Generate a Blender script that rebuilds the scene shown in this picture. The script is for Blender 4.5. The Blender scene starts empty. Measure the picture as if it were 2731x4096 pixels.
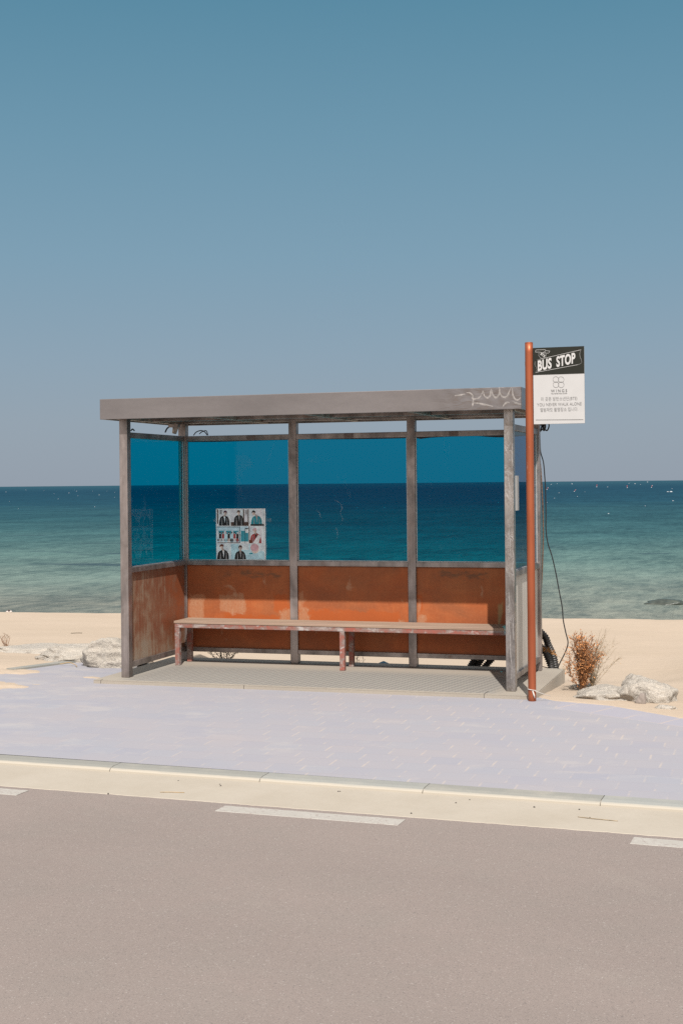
import bpy, bmesh, math, random
from mathutils import Vector, Matrix, noise as mn
random.seed(7)
R = math.radians
scene = bpy.context.scene
COL = scene.collection

# ------------------------------------------------------------------ camera
CAM = Vector((5.4174, -10.8778, 1.65))
YAW, ROLL = .3046, math.atan((1946.6 - 1921) / 2731.)
F, CX, HY = 5588.35, 1365.5, 1933.8
cd = bpy.data.cameras.new('camera')
cam = bpy.data.objects.new('camera', cd); COL.objects.link(cam)
cd.sensor_fit = 'HORIZONTAL'; cd.sensor_width = 24.0; cd.lens = 24.0 * F / 2731.
cd.shift_y = -(2048 - HY) / 2731.
cd.clip_start = .1; cd.clip_end = 90000
cam.matrix_world = Matrix.Translation(CAM) @ Matrix.Rotation(YAW, 4, 'Z') @ Matrix.Rotation(R(90), 4, 'X') @ Matrix.Rotation(-ROLL, 4, 'Z')
scene.camera = cam

def on_b(px, py, b):
    """point of the plane y = b seen at a pixel of the survey photograph"""
    u, v = px - CX, py - HY
    cr, sr = math.cos(ROLL), math.sin(ROLL)
    U, W = u * cr - v * sr, u * sr + v * cr
    c, s = math.cos(YAW), math.sin(YAW)
    X = U / F
    d = Vector((c * X - s, s * X + c, -W / F))
    t = (b - CAM.y) / d.y
    return CAM + d * t

# ------------------------------------------------------------------ tags
def tag(o, label=None, cat=None, group=None, kind=None):
    if label: o['label'] = label
    if cat: o['category'] = cat
    if group: o['group'] = group
    if kind: o['kind'] = kind
    return o

def empty(name, loc=(0, 0, 0), rz=0):
    o = bpy.data.objects.new(name, None); COL.objects.link(o)
    o.location = loc; o.rotation_euler.z = rz; o.empty_display_size = .2
    return o

# ------------------------------------------------------------------ mesh builder
class MB:
    def __init__(s): s.bm = bmesh.new()
    def box(s, x0, x1, y0, y1, z0, z1, bev=0, mi=0):
        b = bmesh.new()
        bmesh.ops.create_cube(b, size=1)
        for v in b.verts:
            v.co = Vector(((x0 + x1) / 2 + v.co.x * (x1 - x0), (y0 + y1) / 2 + v.co.y * (y1 - y0), (z0 + z1) / 2 + v.co.z * (z1 - z0)))
        if bev: bmesh.ops.bevel(b, geom=b.edges[:], offset=bev, segments=2, affect='EDGES', profile=.5)
        for f in b.faces: f.material_index = mi
        s.merge(b); return s
    def merge(s, b, M=None):
        m = bpy.data.meshes.new('t')
        if M is not None: b.transform(M)
        b.to_mesh(m); b.free()
        s.bm.from_mesh(m); bpy.data.meshes.remove(m)
        return s
    def poly(s, pts, mi=0):
        f = s.bm.faces.new([s.bm.verts.new(p) for p in pts]); f.material_index = mi; return f
    def prism(s, pts, d, mi=0):
        """pts: planar loop, extruded along d"""
        a = [s.bm.verts.new(p) for p in pts]; b = [s.bm.verts.new(Vector(p) + Vector(d)) for p in pts]
        n = len(a)
        fs = [s.bm.faces.new(a[::-1]), s.bm.faces.new(b)] + [s.bm.faces.new((a[i], a[(i + 1) % n], b[(i + 1) % n], b[i])) for i in range(n)]
        for f in fs: f.material_index = mi
        return s
    def tube(s, pts, r, seg=8, cap=True, mi=0):
        pts = [Vector(p) for p in pts]; n = len(pts)
        rs = r if isinstance(r, (list, tuple)) else [r] * n
        t0 = (pts[1] - pts[0]).normalized()
        up = Vector((0, 0, 1)) if abs(t0.z) < .9 else Vector((1, 0, 0))
        nrm = t0.cross(up).normalized(); rings = []
        for i, p in enumerate(pts):
            t = (pts[min(i + 1, n - 1)] - pts[max(i - 1, 0)]).normalized()
            nrm = (nrm - t * nrm.dot(t)).normalized(); bn = t.cross(nrm)
            rings.append([s.bm.verts.new(p + (nrm * math.cos(2 * math.pi * k / seg) + bn * math.sin(2 * math.pi * k / seg)) * rs[i]) for k in range(seg)])
        for i in range(n - 1):
            for k in range(seg):
                f = s.bm.faces.new((rings[i][k], rings[i][(k + 1) % seg], rings[i + 1][(k + 1) % seg], rings[i + 1][k])); f.smooth = True; f.material_index = mi
        if cap:
            for f in (s.bm.faces.new(rings[0][::-1]), s.bm.faces.new(rings[-1])): f.material_index = mi
        return s
    def build(s, name, mat, parent=None, smooth=False):
        me = bpy.data.meshes.new(name)
        bmesh.ops.recalc_face_normals(s.bm, faces=s.bm.faces[:])
        s.bm.to_mesh(me); s.bm.free()
        if smooth:
            for p in me.polygons: p.use_smooth = True
        for m in (mat if isinstance(mat, (list, tuple)) else [mat]): me.materials.append(m)
        o = bpy.data.objects.new(name, me); COL.objects.link(o)
        if parent: o.parent = parent
        return o

def spline(pts, n=12):
    """Catmull-Rom through pts"""
    P = [Vector(p) for p in pts]; P = [P[0] * 2 - P[1]] + P + [P[-1] * 2 - P[-2]]; out = []
    for i in range(1, len(P) - 2):
        for k in range(n):
            t = k / n
            out.append(.5 * ((2 * P[i]) + (P[i + 1] - P[i - 1]) * t + (2 * P[i - 1] - 5 * P[i] + 4 * P[i + 1] - P[i + 2]) * t * t + (3 * P[i] - P[i - 1] - 3 * P[i + 1] + P[i + 2]) * t ** 3))
    out.append(P[-2]); return out

# ------------------------------------------------------------------ node helper
def srgb(r, g, b):
    f = lambda c: (c / 255 / 12.92) if c / 255 <= .04045 else ((c / 255 + .055) / 1.055) ** 2.4
    return (f(r), f(g), f(b), 1)

class N:
    def __init__(s, name):
        s.m = bpy.data.materials.new(name); s.m.use_nodes = True
        s.t = s.m.node_tree; s.b = s.t.nodes['Principled BSDF']; s.out = s.t.nodes['Material Output']
        s._c = None
    def set(s, sock, v):
        if isinstance(v, bpy.types.NodeSocket): s.t.links.new(v, sock)
        elif isinstance(v, (tuple, list)) and len(v) == 3 and len(sock.default_value) == 4: sock.default_value = (*v, 1)
        else: sock.default_value = v
    def node(s, typ, **k):
        n = s.t.nodes.new(typ)
        for a, v in k.items():
            if a[0] == '_': setattr(n, a[1:], v)
            else: s.set(n.inputs[a.replace('_', ' ')], v)
        return n
    def pos(s):
        if not s._c: s._c = s.node('ShaderNodeTexCoord')
        return s._c.outputs['Object']
    def scaled(s, vec, sx, sy, sz, off=(0, 0, 0)):
        n = s.node('ShaderNodeMapping'); s.set(n.inputs['Vector'], vec); n.inputs['Scale'].default_value = (sx, sy, sz); n.inputs['Location'].default_value = off
        return n.outputs[0]
    def noise(s, vec, scale, detail=4, rough=.55, dist=0):
        n = s.node('ShaderNodeTexNoise', Scale=scale, Detail=detail, Roughness=rough, Distortion=dist); s.set(n.inputs['Vector'], vec)
        return n.outputs['Fac']
    def voro(s, vec, scale, feature='F1', out='Distance'):
        n = s.node('ShaderNodeTexVoronoi', Scale=scale); n.feature = feature; s.set(n.inputs['Vector'], vec)
        return n.outputs[out]
    def ramp(s, fac, stops, interp='LINEAR'):
        n = s.node('ShaderNodeValToRGB'); s.set(n.inputs[0], fac); e = n.color_ramp.elements; n.color_ramp.interpolation = interp
        while len(e) > 1: e.remove(e[-1])
        for i, (p, c) in enumerate(stops):
            el = e[0] if i == 0 else e.new(p)
            el.position = p
            if not isinstance(c, (tuple, list)): c = (c, c, c, 1)
            el.color = c if len(c) == 4 else (*c, 1)
        return n.outputs[0]
    def mask(s, fac, lo, hi):
        n = s.node('ShaderNodeMapRange'); s.set(n.inputs['Value'], fac); n.inputs['From Min'].default_value = lo; n.inputs['From Max'].default_value = hi
        return n.outputs[0]
    def mix(s, fac, a, b, blend='MIX'):
        n = s.node('ShaderNodeMix', _data_type='RGBA', _blend_type=blend)
        s.set(n.inputs[0], fac); s.set(n.inputs[6], a); s.set(n.inputs[7], b); return n.outputs[2]
    def math(s, op, a, b=0., c=0., clamp=False):
        n = s.node('ShaderNodeMath', _operation=op, _use_clamp=clamp)
        s.set(n.inputs[0], a); s.set(n.inputs[1], b); s.set(n.inputs[2], c); return n.outputs[0]
    def xyz(s, vec):
        n = s.node('ShaderNodeSeparateXYZ'); s.set(n.inputs[0], vec); return n.outputs
    def bump(s, h, strength=.3, dist=.01, normal=None):
        n = s.node('ShaderNodeBump', Strength=strength, Distance=dist); s.set(n.inputs['Height'], h)
        if normal is not None: s.set(n.inputs['Normal'], normal)
        return n.outputs[0]
    def fin(s, color=None, rough=None, metal=None, normal=None, spec=None):
        b = s.b.inputs
        if color is not None: s.set(b['Base Color'], color)
        if rough is not None: s.set(b['Roughness'], rough)
        if metal is not None: s.set(b['Metallic'], metal)
        if normal is not None: s.set(b['Normal'], normal)
        if spec is not None: s.set(b['Specular IOR Level'], spec)
        return s.m

MAT = {}
def c3(r, g, b): return (r, g, b, 1)

# ---- simple
def plain(name, col, rough=.6, metal=0, var=.12, scale=30, spec=.4):
    n = N(name); f = n.noise(n.pos(), scale, 4)
    dark = tuple(c * (1 - var) for c in col[:3]) + (1,); lite = tuple(min(1, c * (1 + var)) for c in col[:3]) + (1,)
    return n.fin(n.ramp(f, [(.3, dark), (.7, lite)]), rough, metal, n.bump(f, .1, .002), spec)

# ---- brushed stainless posts
def metal_mat(name, base=(.355, .307, .290), rough=.36, metal=.75, wav=0.0, brush=(60, 60, 2.), stain=.5):
    n = N(name); p = n.pos()
    st = n.noise(n.scaled(p, *brush), 1, 4, .6)
    big = n.noise(n.scaled(p, 5, 5, 2.2), 1, 4, .6, .4)
    col = n.mix(n.mask(big, .35, .72), tuple(c * .52 for c in base) + (1,), tuple(c * 1.32 for c in base) + (1,))
    col = n.mix(n.mask(st, .3, .75), n.mix(1., col, (.78, .76, .75, 1), 'MULTIPLY'), col)
    rust = n.noise(n.scaled(p, 9, 9, 4, (3, 1, 7)), 1, 6, .7)
    col = n.mix(n.math('MULTIPLY', n.mask(rust, .6, .78), stain), col, (.16, .085, .05, 1))
    ro = n.ramp(n.noise(p, 14, 4, .6), [(.3, rough * .75), (.7, rough * 1.35)])
    nb = n.bump(n.noise(n.scaled(p, 5, 5, 3), 1, 2), .12, .02)
    nb = n.bump(st, .05, .001, nb)
    if wav:
        w = n.noise(n.scaled(p, 16, 16, 6), 1, 3, .5, 1.6)
        nb = n.bump(n.math('ABSOLUTE', n.math('SUBTRACT', w, .5)), wav, .025, nb)
    return n.fin(col, ro, metal, nb)

MAT['post'] = metal_mat('brushed_steel')
MAT['post_wavy'] = metal_mat('dented_steel', base=(.42, .39, .37), rough=.28, metal=.85, wav=.5)
MAT['rail'] = metal_mat('rail_steel', base=(.33, .29, .275), rough=.4, brush=(2, 60, 60), stain=.8)

# ---- fascia with a warped, shinier panel at one end
def fascia_mat():
    n = N('fascia_steel'); p = n.pos(); X = n.xyz(p)
    big = n.noise(n.scaled(p, 1.2, 2, 4), 1, 3, .5)
    col = n.ramp(big, [(.3, (.188, .170, .168)), (.7, (.240, .218, .215))])
    fine = n.noise(n.scaled(p, 25, 25, 60), 1, 4, .7)
    col = n.mix(n.mask(fine, .3, .8), n.mix(1., col, (.9, .9, .9, 1), 'MULTIPLY'), col)
    end = n.mask(X[0], 2.78, 2.98)
    # warped reflective panel
    v = n.scaled(p, 1, 1, 1)
    d = n.noise(n.scaled(p, 3, 1, 5), 1, 1, .5)
    ph = n.math('ADD', n.math('MULTIPLY', X[0], 52.), n.math('ADD', n.math('MULTIPLY', d, 9.), n.math('MULTIPLY', X[2], 24.)))
    wv = n.math('SINE', ph)
    low = n.noise(n.scaled(p, 5, 2, 14, (1, 2, 5)), 1, 2, .5, 1.)
    h = n.math('MULTIPLY', end, n.math('ADD', n.math('MULTIPLY', wv, .35), n.math('MULTIPLY', low, 2.2)))
    nb = n.bump(h, .22, .012)
    nb = n.bump(n.noise(n.scaled(p, 3, 3, 6), 1, 2), .06, .02, nb)
    ro = n.mix(end, (.42, .42, .42, 1), (.26, .26, .26, 1))
    return n.fin(col, ro, .72, nb)
MAT['fascia'] = fascia_mat()

# ---- rust painted panels: one sheet of worn orange primer, with the scraped, oily and repainted areas it has
BARE = [(0.401, 0.655, 0.448, 0.626), (1.001, 1.108, 0.35, 0.487), (1.184, 1.23, 0.422, 0.662), (1.182, 1.278, 0.354, 0.513), (2.133, 2.17, 0.373, 0.431), (2.302, 2.323, 0.399, 0.6), (2.3, 2.387, 0.378, 0.461), (0.096, 0.234, 0.39, 0.612)]
OILY = [(0.609, 1.019, 0.787, 0.843), (2.515, 2.958, 0.8, 0.857), (0.453, 0.528, 0.793, 0.827), (2.072, 2.147, 0.84, 0.875)]
DEEP = [(1.279, 2.142, 0.373, 0.487), (0.449, 0.99, 0.348, 0.439), (0.934, 1.07, 0.488, 0.624), (2.307, 2.352, 0.511, 0.645)]
def rust_mat(name):
    n = N(name); p = n.pos(); X = n.xyz(p)
    big = n.noise(n.scaled(p, 2.0, 2.0, 3.2), 1, 5, .6, .3)
    st = n.noise(n.scaled(p, 38, 38, 2.2), 1, 4, .6)
    fin = n.noise(p, 55, 5, .7); wob = n.noise(n.scaled(p, 14, 14, 9), 1, 5, .65); wo2 = n.noise(n.scaled(p, 9, 9, 12, (3, 3, 3)), 1, 5, .65)
    xx = n.math('ADD', X[0], n.math('MULTIPLY', n.math('SUBTRACT', wob, .5), .13)); zz = n.math('ADD', X[2], n.math('MULTIPLY', n.math('SUBTRACT', wo2, .5), .16))
    def patches(L, soft):
        out = None
        for x0, x1, z0, z1 in L:
            q = n.math('MULTIPLY', n.math('MULTIPLY', n.mask(xx, x0 - soft, x0 + soft), n.mask(xx, x1 + soft, x1 - soft)), n.math('MULTIPLY', n.mask(zz, z0 - soft, z0 + soft), n.mask(zz, z1 + soft, z1 - soft)))
            out = q if out is None else n.math('MAXIMUM', out, q)
        return out
    col = n.ramp(big, [(.28, (.24, .060, .019)), (.5, (.325, .085, .025)), (.72, (.37, .118, .040))])
    col = n.mix(n.math('MULTIPLY', n.mask(st, .42, .8), .45), col, (.27, .064, .018, 1))
    bro = n.noise(n.scaled(p, 1.4, 1.4, 2.4, (9, 2, 4)), 1, 6, .65, .5)
    col = n.mix(n.math('MULTIPLY', n.mask(bro, .44, .64), .75), col, (.205, .068, .028, 1))
    col = n.mix(n.math('MULTIPLY', n.mask(fin, .5, .75), .4), col, (.39, .140, .058, 1))
    col = n.mix(n.math('MULTIPLY', patches(DEEP, .012), .7), col, (.33, .068, .012, 1))
    col = n.mix(n.math('MULTIPLY', patches(BARE, .009), n.mask(fin, .1, .7)), col, n.ramp(st, [(.3, (.335, .145, .072)), (.7, (.355, .195, .115))]))
    bn = n.noise(n.scaled(p, 5.0, 5.0, 4.2, (7, 3, 2)), 1, 6, .6, .35)
    col = n.mix(n.math('MULTIPLY', n.mask(bn, .64, .68), .6), col, (.37, .20, .12, 1))
    sm = n.noise(n.scaled(p, 8, 8, 26, (2, 5, 1)), 1, 5, .7, .5)
    col = n.mix(n.math('MULTIPLY', n.math('MULTIPLY', n.mask(sm, .40, .56), patches(OILY, .02)), .7), col, (.11, .062, .036, 1))
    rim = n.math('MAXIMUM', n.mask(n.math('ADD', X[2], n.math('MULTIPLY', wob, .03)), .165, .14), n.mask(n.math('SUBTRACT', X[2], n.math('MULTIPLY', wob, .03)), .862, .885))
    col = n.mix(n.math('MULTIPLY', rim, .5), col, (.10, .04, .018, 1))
    return n.fin(col, .62, .0, n.bump(fin, .25, .002), .25)
MAT['rust1'] = rust_mat('rust_panel_paint'); MAT['rust2'] = MAT['rust3'] = MAT['rust1']

def rust_side():
    n = N('worn_rust_side'); p = n.pos(); X = n.xyz(p)
    st = n.noise(n.scaled(p, 46, 46, 3.5), 1, 5, .68)
    big = n.noise(n.scaled(p, 1, 3.6, 3.6, (3, 1.2, 4.2)), 1, 8, .70, .1)
    v = n.math('ADD', big, n.math('MULTIPLY', n.math('SUBTRACT', st, .5), .62))
    v = n.math('ADD', v, n.math('ADD', .035, n.math('MULTIPLY', n.mask(X[1], .45, 1.15), .13)))
    v = n.math('SUBTRACT', v, n.math('MULTIPLY', n.mask(X[2], .40, .16), .14))
    col = n.ramp(v, [(.30, (.29, .225, .17)), (.45, (.265, .165, .11)), (.55, (.215, .098, .058)), (.70, (.20, .066, .034))])
    ow = n.math('MULTIPLY', n.mask(X[1], .70, 1.05), n.mask(big, .42, .6))
    col = n.mix(n.math('MULTIPLY', ow, .5), col, (.33, .092, .028, 1))
    fin = n.noise(p, 70, 4, .7)
    col = n.mix(n.math('MULTIPLY', n.mask(fin, .55, .8), .5), col, (.13, .058, .034, 1))
    return n.fin(col, .55, .1, n.bump(fin, .25, .002), .3)
MAT['rust_side'] = rust_side()

def outer_sheet():
    n = N('pale_steel_sheet'); p = n.pos()
    f = n.noise(n.scaled(p, 10, 10, 3), 1, 5, .6)
    return n.fin(n.ramp(f, [(.3, (.40, .37, .335)), (.7, (.50, .47, .43))]), .5, .2, None, .3)
MAT['outer'] = outer_sheet()

# ---- glass film
def glass_mat(name, tint=(.02, .605, .735), refl=.9, smudge=.085):
    n = N(name); n.t.nodes.remove(n.b); p = n.pos()
    tr = n.node('ShaderNodeBsdfTransparent', Color=(*tint, 1))
    gl = n.node('ShaderNodeBsdfGlossy', Roughness=.01, Color=(refl, refl, refl, 1))
    di = n.node('ShaderNodeBsdfDiffuse', Color=(.5, .55, .55, 1))
    fr = n.node('ShaderNodeFresnel', IOR=1.19); geo = n.node('ShaderNodeNewGeometry')
    fac = n.math('MULTIPLY', fr.outputs[0], n.math('SUBTRACT', 1., geo.outputs['Backfacing']))
    m1 = n.node('ShaderNodeMixShader'); n.set(m1.inputs[0], fac); n.set(m1.inputs[1], tr.outputs[0]); n.set(m1.inputs[2], gl.outputs[0])
    s = n.noise(n.scaled(p, 3.2, 3.2, 1.3, (1, 0, 3)), 1, 7, .72, 1.2)
    s2 = n.noise(p, 160, 2, .5)
    sm = n.math('ADD', n.math('MULTIPLY', n.mask(s, .60, .74), smudge), n.math('MULTIPLY', n.mask(s2, .78, .84), .06), clamp=True)
    m2 = n.node('ShaderNodeMixShader'); n.set(m2.inputs[0], sm); n.set(m2.inputs[1], m1.outputs[0]); n.set(m2.inputs[2], di.outputs[0])
    n.t.links.new(m2.outputs[0], n.out.inputs[0]); return n.m
MAT['glass'] = glass_mat('blue_film_glass')

def smear_mat(name, k):
    n = N(name); n.t.nodes.remove(n.b)
    a = n.node('ShaderNodeBsdfTransparent'); b = n.node('ShaderNodeBsdfDiffuse', Color=(.42, .46, .48, 1)); m = n.node('ShaderNodeMixShader')
    n.set(m.inputs[0], n.math('MULTIPLY', n.mask(n.noise(n.pos(), 70, 5, .75), .42, .7), k)); n.set(m.inputs[1], a.outputs[0]); n.set(m.inputs[2], b.outputs[0]); n.t.links.new(m.outputs[0], n.out.inputs[0]); return n.m
MAT['smear'] = smear_mat('dried_smear', .45)

# ---- wood and chipped paint of the bench
def wood():
    n = N('weathered_wood'); p = n.pos()
    g = n.noise(n.scaled(p, 1.6, 45, 45), 1, 6, .6, .2)
    b = n.noise(n.scaled(p, 1.5, 6, 6), 1, 3)
    col = n.ramp(g, [(.3, (.20, .14, .10)), (.55, (.31, .225, .165)), (.75, (.38, .29, .22))])
    col = n.mix(n.mask(b, .4, .8), col, (.27, .175, .135, 1))
    return n.fin(col, .75, 0, n.bump(g, .3, .002), .2)
MAT['wood'] = wood()
def chipped():
    n = N('chipped_red_paint'); p = n.pos()
    a = n.noise(n.scaled(p, 7, 9, 9), 1, 6, .68, .5); b = n.noise(n.scaled(p, 11, 16, 16, (4, 4, 1)), 1, 6, .7, .4); f = n.noise(p, 90, 4, .7)
    col = n.ramp(a, [(.36, (.31, .26, .24)), (.46, (.20, .145, .13)), (.53, (.215, .095, .075)), (.66, (.275, .072, .052))])
    col = n.mix(n.mask(b, .56, .66), col, (.34, .305, .29, 1))
    col = n.mix(n.mask(f, .58, .72), col, (.14, .08, .065, 1))
    return n.fin(col, .7, 0, n.bump(n.math('ADD', a, b), .4, .003), .25)
MAT['chipped'] = chipped()

# ---- pole paint
def pole_paint():
    n = N('red_primer_paint'); p = n.pos()
    b = n.noise(n.scaled(p, 12, 12, 2.2), 1, 4); c = n.noise(n.scaled(p, 50, 50, 22), 1, 5, .7, .4)
    col = n.ramp(b, [(.3, (.255, .066, .030)), (.7, (.345, .100, .046))])
    Z = n.xyz(p)[2]
    zone = n.math('MULTIPLY', n.mask(Z, 1.68, 1.80), n.mask(Z, 2.02, 1.90))
    col = n.mix(n.math('MULTIPLY', n.mask(c, .64, .69), zone), col, (.50, .36, .28, 1))
    return n.fin(col, .44, .5, n.bump(c, .05, .001), .3)
MAT['pole'] = pole_paint()

# ---- ground
def sand():
    n = N('beach_sand'); p = n.pos()
    big = n.noise(n.scaled(p, .5, .9, .5), 1, 5, .55); mid = n.noise(n.scaled(p, 5, 9, 5), 1, 5, .6); fin = n.noise(p, 150, 5, .8)
    col = n.ramp(big, [(.3, (.408, .330, .256)), (.7, (.445, .362, .286))])
    col = n.mix(n.math('MULTIPLY', n.mask(mid, .5, .8), .4), col, (0.387, 0.315, 0.243, 1))
    col = n.mix(n.mask(fin, .3, .8), n.mix(1., col, (.80, .785, .76, 1), 'MULTIPLY'), n.mix(1., col, (1.03, 1.03, 1.03, 1), 'MULTIPLY'))
    vo = n.voro(n.scaled(p, 1, 1, 1), 26); sp = n.math('MULTIPLY', n.mask(vo, .10, .05), n.mask(n.noise(p, 8, 2), .56, .6))
    col = n.mix(n.math('MULTIPLY', sp, .6), col, (.24, .20, .16, 1))
    return n.fin(col, .95, 0, n.bump(n.math('ADD', n.math('MULTIPLY', mid, 1.2), n.math('MULTIPLY', fin, .25)), .35, .03), .1)
MAT['sand'] = sand()

def pavers():
    n = N('lavender_pavers'); p = n.pos(); X = n.xyz(p)
    wob = n.math('MULTIPLY', n.math('SUBTRACT', n.noise(p, 3, 2), .5), .02)
    v = n.math('DIVIDE', n.math('ADD', X[1], wob), .198); row = n.math('FLOOR', v); fv = n.math('FRACT', n.math('ADD', v, 100.))
    u = n.math('ADD', n.math('DIVIDE', n.math('ADD', X[0], wob), .21), n.math('MULTIPLY', row, .37)); fu = n.math('FRACT', n.math('ADD', u, 100.)); cu = n.math('FLOOR', u)
    rnd = n.node('ShaderNodeTexWhiteNoise', _noise_dimensions='2D'); cb = n.node('ShaderNodeCombineXYZ'); n.set(cb.inputs[0], row); n.set(cb.inputs[1], cu); n.set(rnd.inputs['Vector'], cb.outputs[0])
    col = n.ramp(rnd.outputs['Value'], [(0, (.272, .268, .298)), (.35, (.279, .275, .300)), (.7, (.288, .277, .297)), (1, (.277, .277, .304))])
    big = n.noise(n.scaled(p, .6, 1.2, 1), 1, 4, .6)
    col = n.mix(n.mask(big, .35, .7), n.mix(1., col, (.97, .98, 1., 1), 'MULTIPLY'), n.mix(1., col, (1.05, 1.01, .98, 1), 'MULTIPLY'))
    fin = n.noise(p, 120, 4, .7); col = n.mix(n.mask(fin, .35, .8), n.mix(1., col, (.90, .90, .90, 1), 'MULTIPLY'), col)
    brk = n.noise(p, 6, 4, .7)
    # sand-filled cross joints, dust-filled bed joints
    ju = n.math('MULTIPLY', n.mask(n.math('ABSOLUTE', n.math('SUBTRACT', fu, .5)), .455, .485), n.mask(brk, .42, .62))
    ends = n.math('MULTIPLY', n.mask(fv, .06, .14), n.mask(fv, .95, .88))
    jv = n.math('MULTIPLY', n.mask(n.math('ABSOLUTE', n.math('SUBTRACT', fv, .5)), .475, .49), n.mask(brk, .52, .62))
    west = n.mask(X[0], .6, 2.6)
    col = n.mix(n.math('MULTIPLY', n.mask(n.math('ABSOLUTE', n.math('SUBTRACT', fv, .5)), .470, .488), .22), col, (.225, .20, .215, 1))
    col = n.mix(n.math('MULTIPLY', jv, .30), col, (.34, .285, .285, 1))
    col = n.mix(n.math('MULTIPLY', n.math('MULTIPLY', ju, ends), n.math('ADD', .12, n.math('MULTIPLY', west, .36))), col, (.42, .35, .285, 1))
    # soldier course of larger slabs along the sea-side edge
    dd = n.math('ADD', n.math('MULTIPLY', n.math('SUBTRACT', X[0], 3.75), .470), n.math('MULTIPLY', n.math('ADD', X[1], .2), .882))
    uu = n.math('FRACT', n.math('ADD', 50., n.math('DIVIDE', n.math('SUBTRACT', n.math('MULTIPLY', X[0], .882), n.math('MULTIPLY', X[1], .470)), .30)))
    zone = n.math('MULTIPLY', n.mask(dd, -.262, -.258), n.mask(X[0], 3.80, 3.82))
    cj = n.math('MAXIMUM', n.math('MULTIPLY', n.mask(n.math('ABSOLUTE', n.math('SUBTRACT', uu, .5)), .465, .48), n.mask(brk, .36, .5)), n.math('MULTIPLY', n.mask(dd, -.250, -.254), n.mask(brk, .36, .5)))
    col = n.mix(zone, col, n.mix(n.math('MULTIPLY', cj, .6), n.mix(n.mask(fin, .3, .8), (.268, .258, .292, 1), (.285, .275, .305, 1)), (.385, .315, .27, 1)))
    # blown sand film
    film = n.noise(n.scaled(p, 2.0, 3.6, 1, (3, 1, 0)), 1, 9, .74, .2)
    wf = n.math('ADD', film, n.math('MULTIPLY', n.mask(X[0], 1.5, -1.2), .10))
    col = n.mix(n.math('MULTIPLY', n.mask(wf, .56, .70), .30), col, (.40, .36, .32, 1))
    joint = n.math('MAXIMUM', n.mask(n.math('ABSOLUTE', n.math('SUBTRACT', fu, .5)), .46, .49), n.mask(n.math('ABSOLUTE', n.math('SUBTRACT', fv, .5)), .475, .495))
    return n.fin(col, .85, 0, n.bump(n.math('SUBTRACT', n.math('MULTIPLY', fin, .15), n.math('MULTIPLY', joint, .5)), .25, .004), .2)
MAT['pavers'] = pavers()

def asphalt():
    n = N('sun_bleached_asphalt'); p = n.pos()
    big = n.noise(n.scaled(p, .35, .9, 1), 1, 5, .6); mid = n.noise(p, 3.5, 4, .6)
    col = n.ramp(big, [(.3, (.212, .177, .161)), (.7, (.243, .201, .182))])
    col = n.mix(n.math('MULTIPLY', n.mask(mid, .45, .8), .5), col, (.212, .186, .168, 1))
    X = n.xyz(p); track = n.math('MULTIPLY', n.mask(n.math('ABSOLUTE', n.math('ADD', X[1], n.math('ADD', 2.1, n.math('MULTIPLY', big, .5)))), .75, .15), .30)
    col = n.mix(track, col, n.mix(1., col, (.93, .925, .93, 1), 'MULTIPLY'))
    col = n.mix(n.math('MULTIPLY', n.mask(n.noise(n.scaled(p, .8, 1.4, 1, (4, 9, 0)), 1, 6, .68, .6), .60, .72), .35), col, (.26, .225, .20, 1))
    v = n.voro(p, 210, out='Color'); vs = n.xyz(v)
    sp = n.noise(p, 170, 4, .85)
    col = n.mix(n.mask(sp, .35, .7), n.mix(1., col, (.80, .79, .78, 1), 'MULTIPLY'), n.mix(1., col, (1.12, 1.12, 1.12, 1), 'MULTIPLY'))
    col = n.mix(n.math('MULTIPLY', n.mask(vs[0], .980, .988), .55), col, (.34, .31, .285, 1))
    col = n.mix(n.math('MULTIPLY', n.mask(vs[1], .965, .98), .6), col, (.12, .105, .10, 1))
    return n.fin(col, .9, 0, n.bump(sp, .5, .006), .2)
MAT['asphalt'] = asphalt()

def concrete(name, a, b, speck=.5, scale=60):
    n = N(name); p = n.pos(); f = n.noise(p, scale, 5, .75); g = n.noise(p, 2.2, 5, .6)
    col = n.mix(n.mask(g, .35, .7), a, b)
    col = n.mix(n.math('MULTIPLY', n.mask(f, .45, .8), speck), col, tuple(c * .72 for c in a[:3]) + (1,))
    return n.fin(col, .88, 0, n.bump(f, .3, .003), .2)
MAT['gutter'] = concrete('cream_gutter_concrete', (0.324, 0.284, 0.232, 1), (0.360, 0.320, 0.268, 1), .25)

def kerb_mat():
    n = N('granite_kerb'); p = n.pos(); X = n.xyz(p)
    st = n.math('FLOOR', n.math('ADD', n.math('DIVIDE', X[0], 1.0), .27)); rn = n.node('ShaderNodeTexWhiteNoise', _noise_dimensions='1D'); n.set(rn.inputs['W'], st)
    f = n.noise(p, 130, 4, .8); g = n.noise(p, 4, 4, .6)
    col = n.ramp(rn.outputs['Value'], [(0, (0.242, 0.236, 0.213)), (1, (0.277, 0.280, 0.264))])
    col = n.mix(n.mask(f, .35, .75), n.mix(1., col, (.82, .82, .82, 1), 'MULTIPLY'), col)
    col = n.mix(n.math('MULTIPLY', n.mask(g, .5, .75), .35), col, (.36, .33, .28, 1))
    col = n.mix(n.mask(n.math('ADD', X[1], n.math('MULTIPLY', g, .03)), -.108, -.125), col, (0.344, 0.307, 0.254, 1))
    return n.fin(col, .85, 0, n.bump(f, .3, .002), .2)
MAT['kerb'] = kerb_mat()

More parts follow.
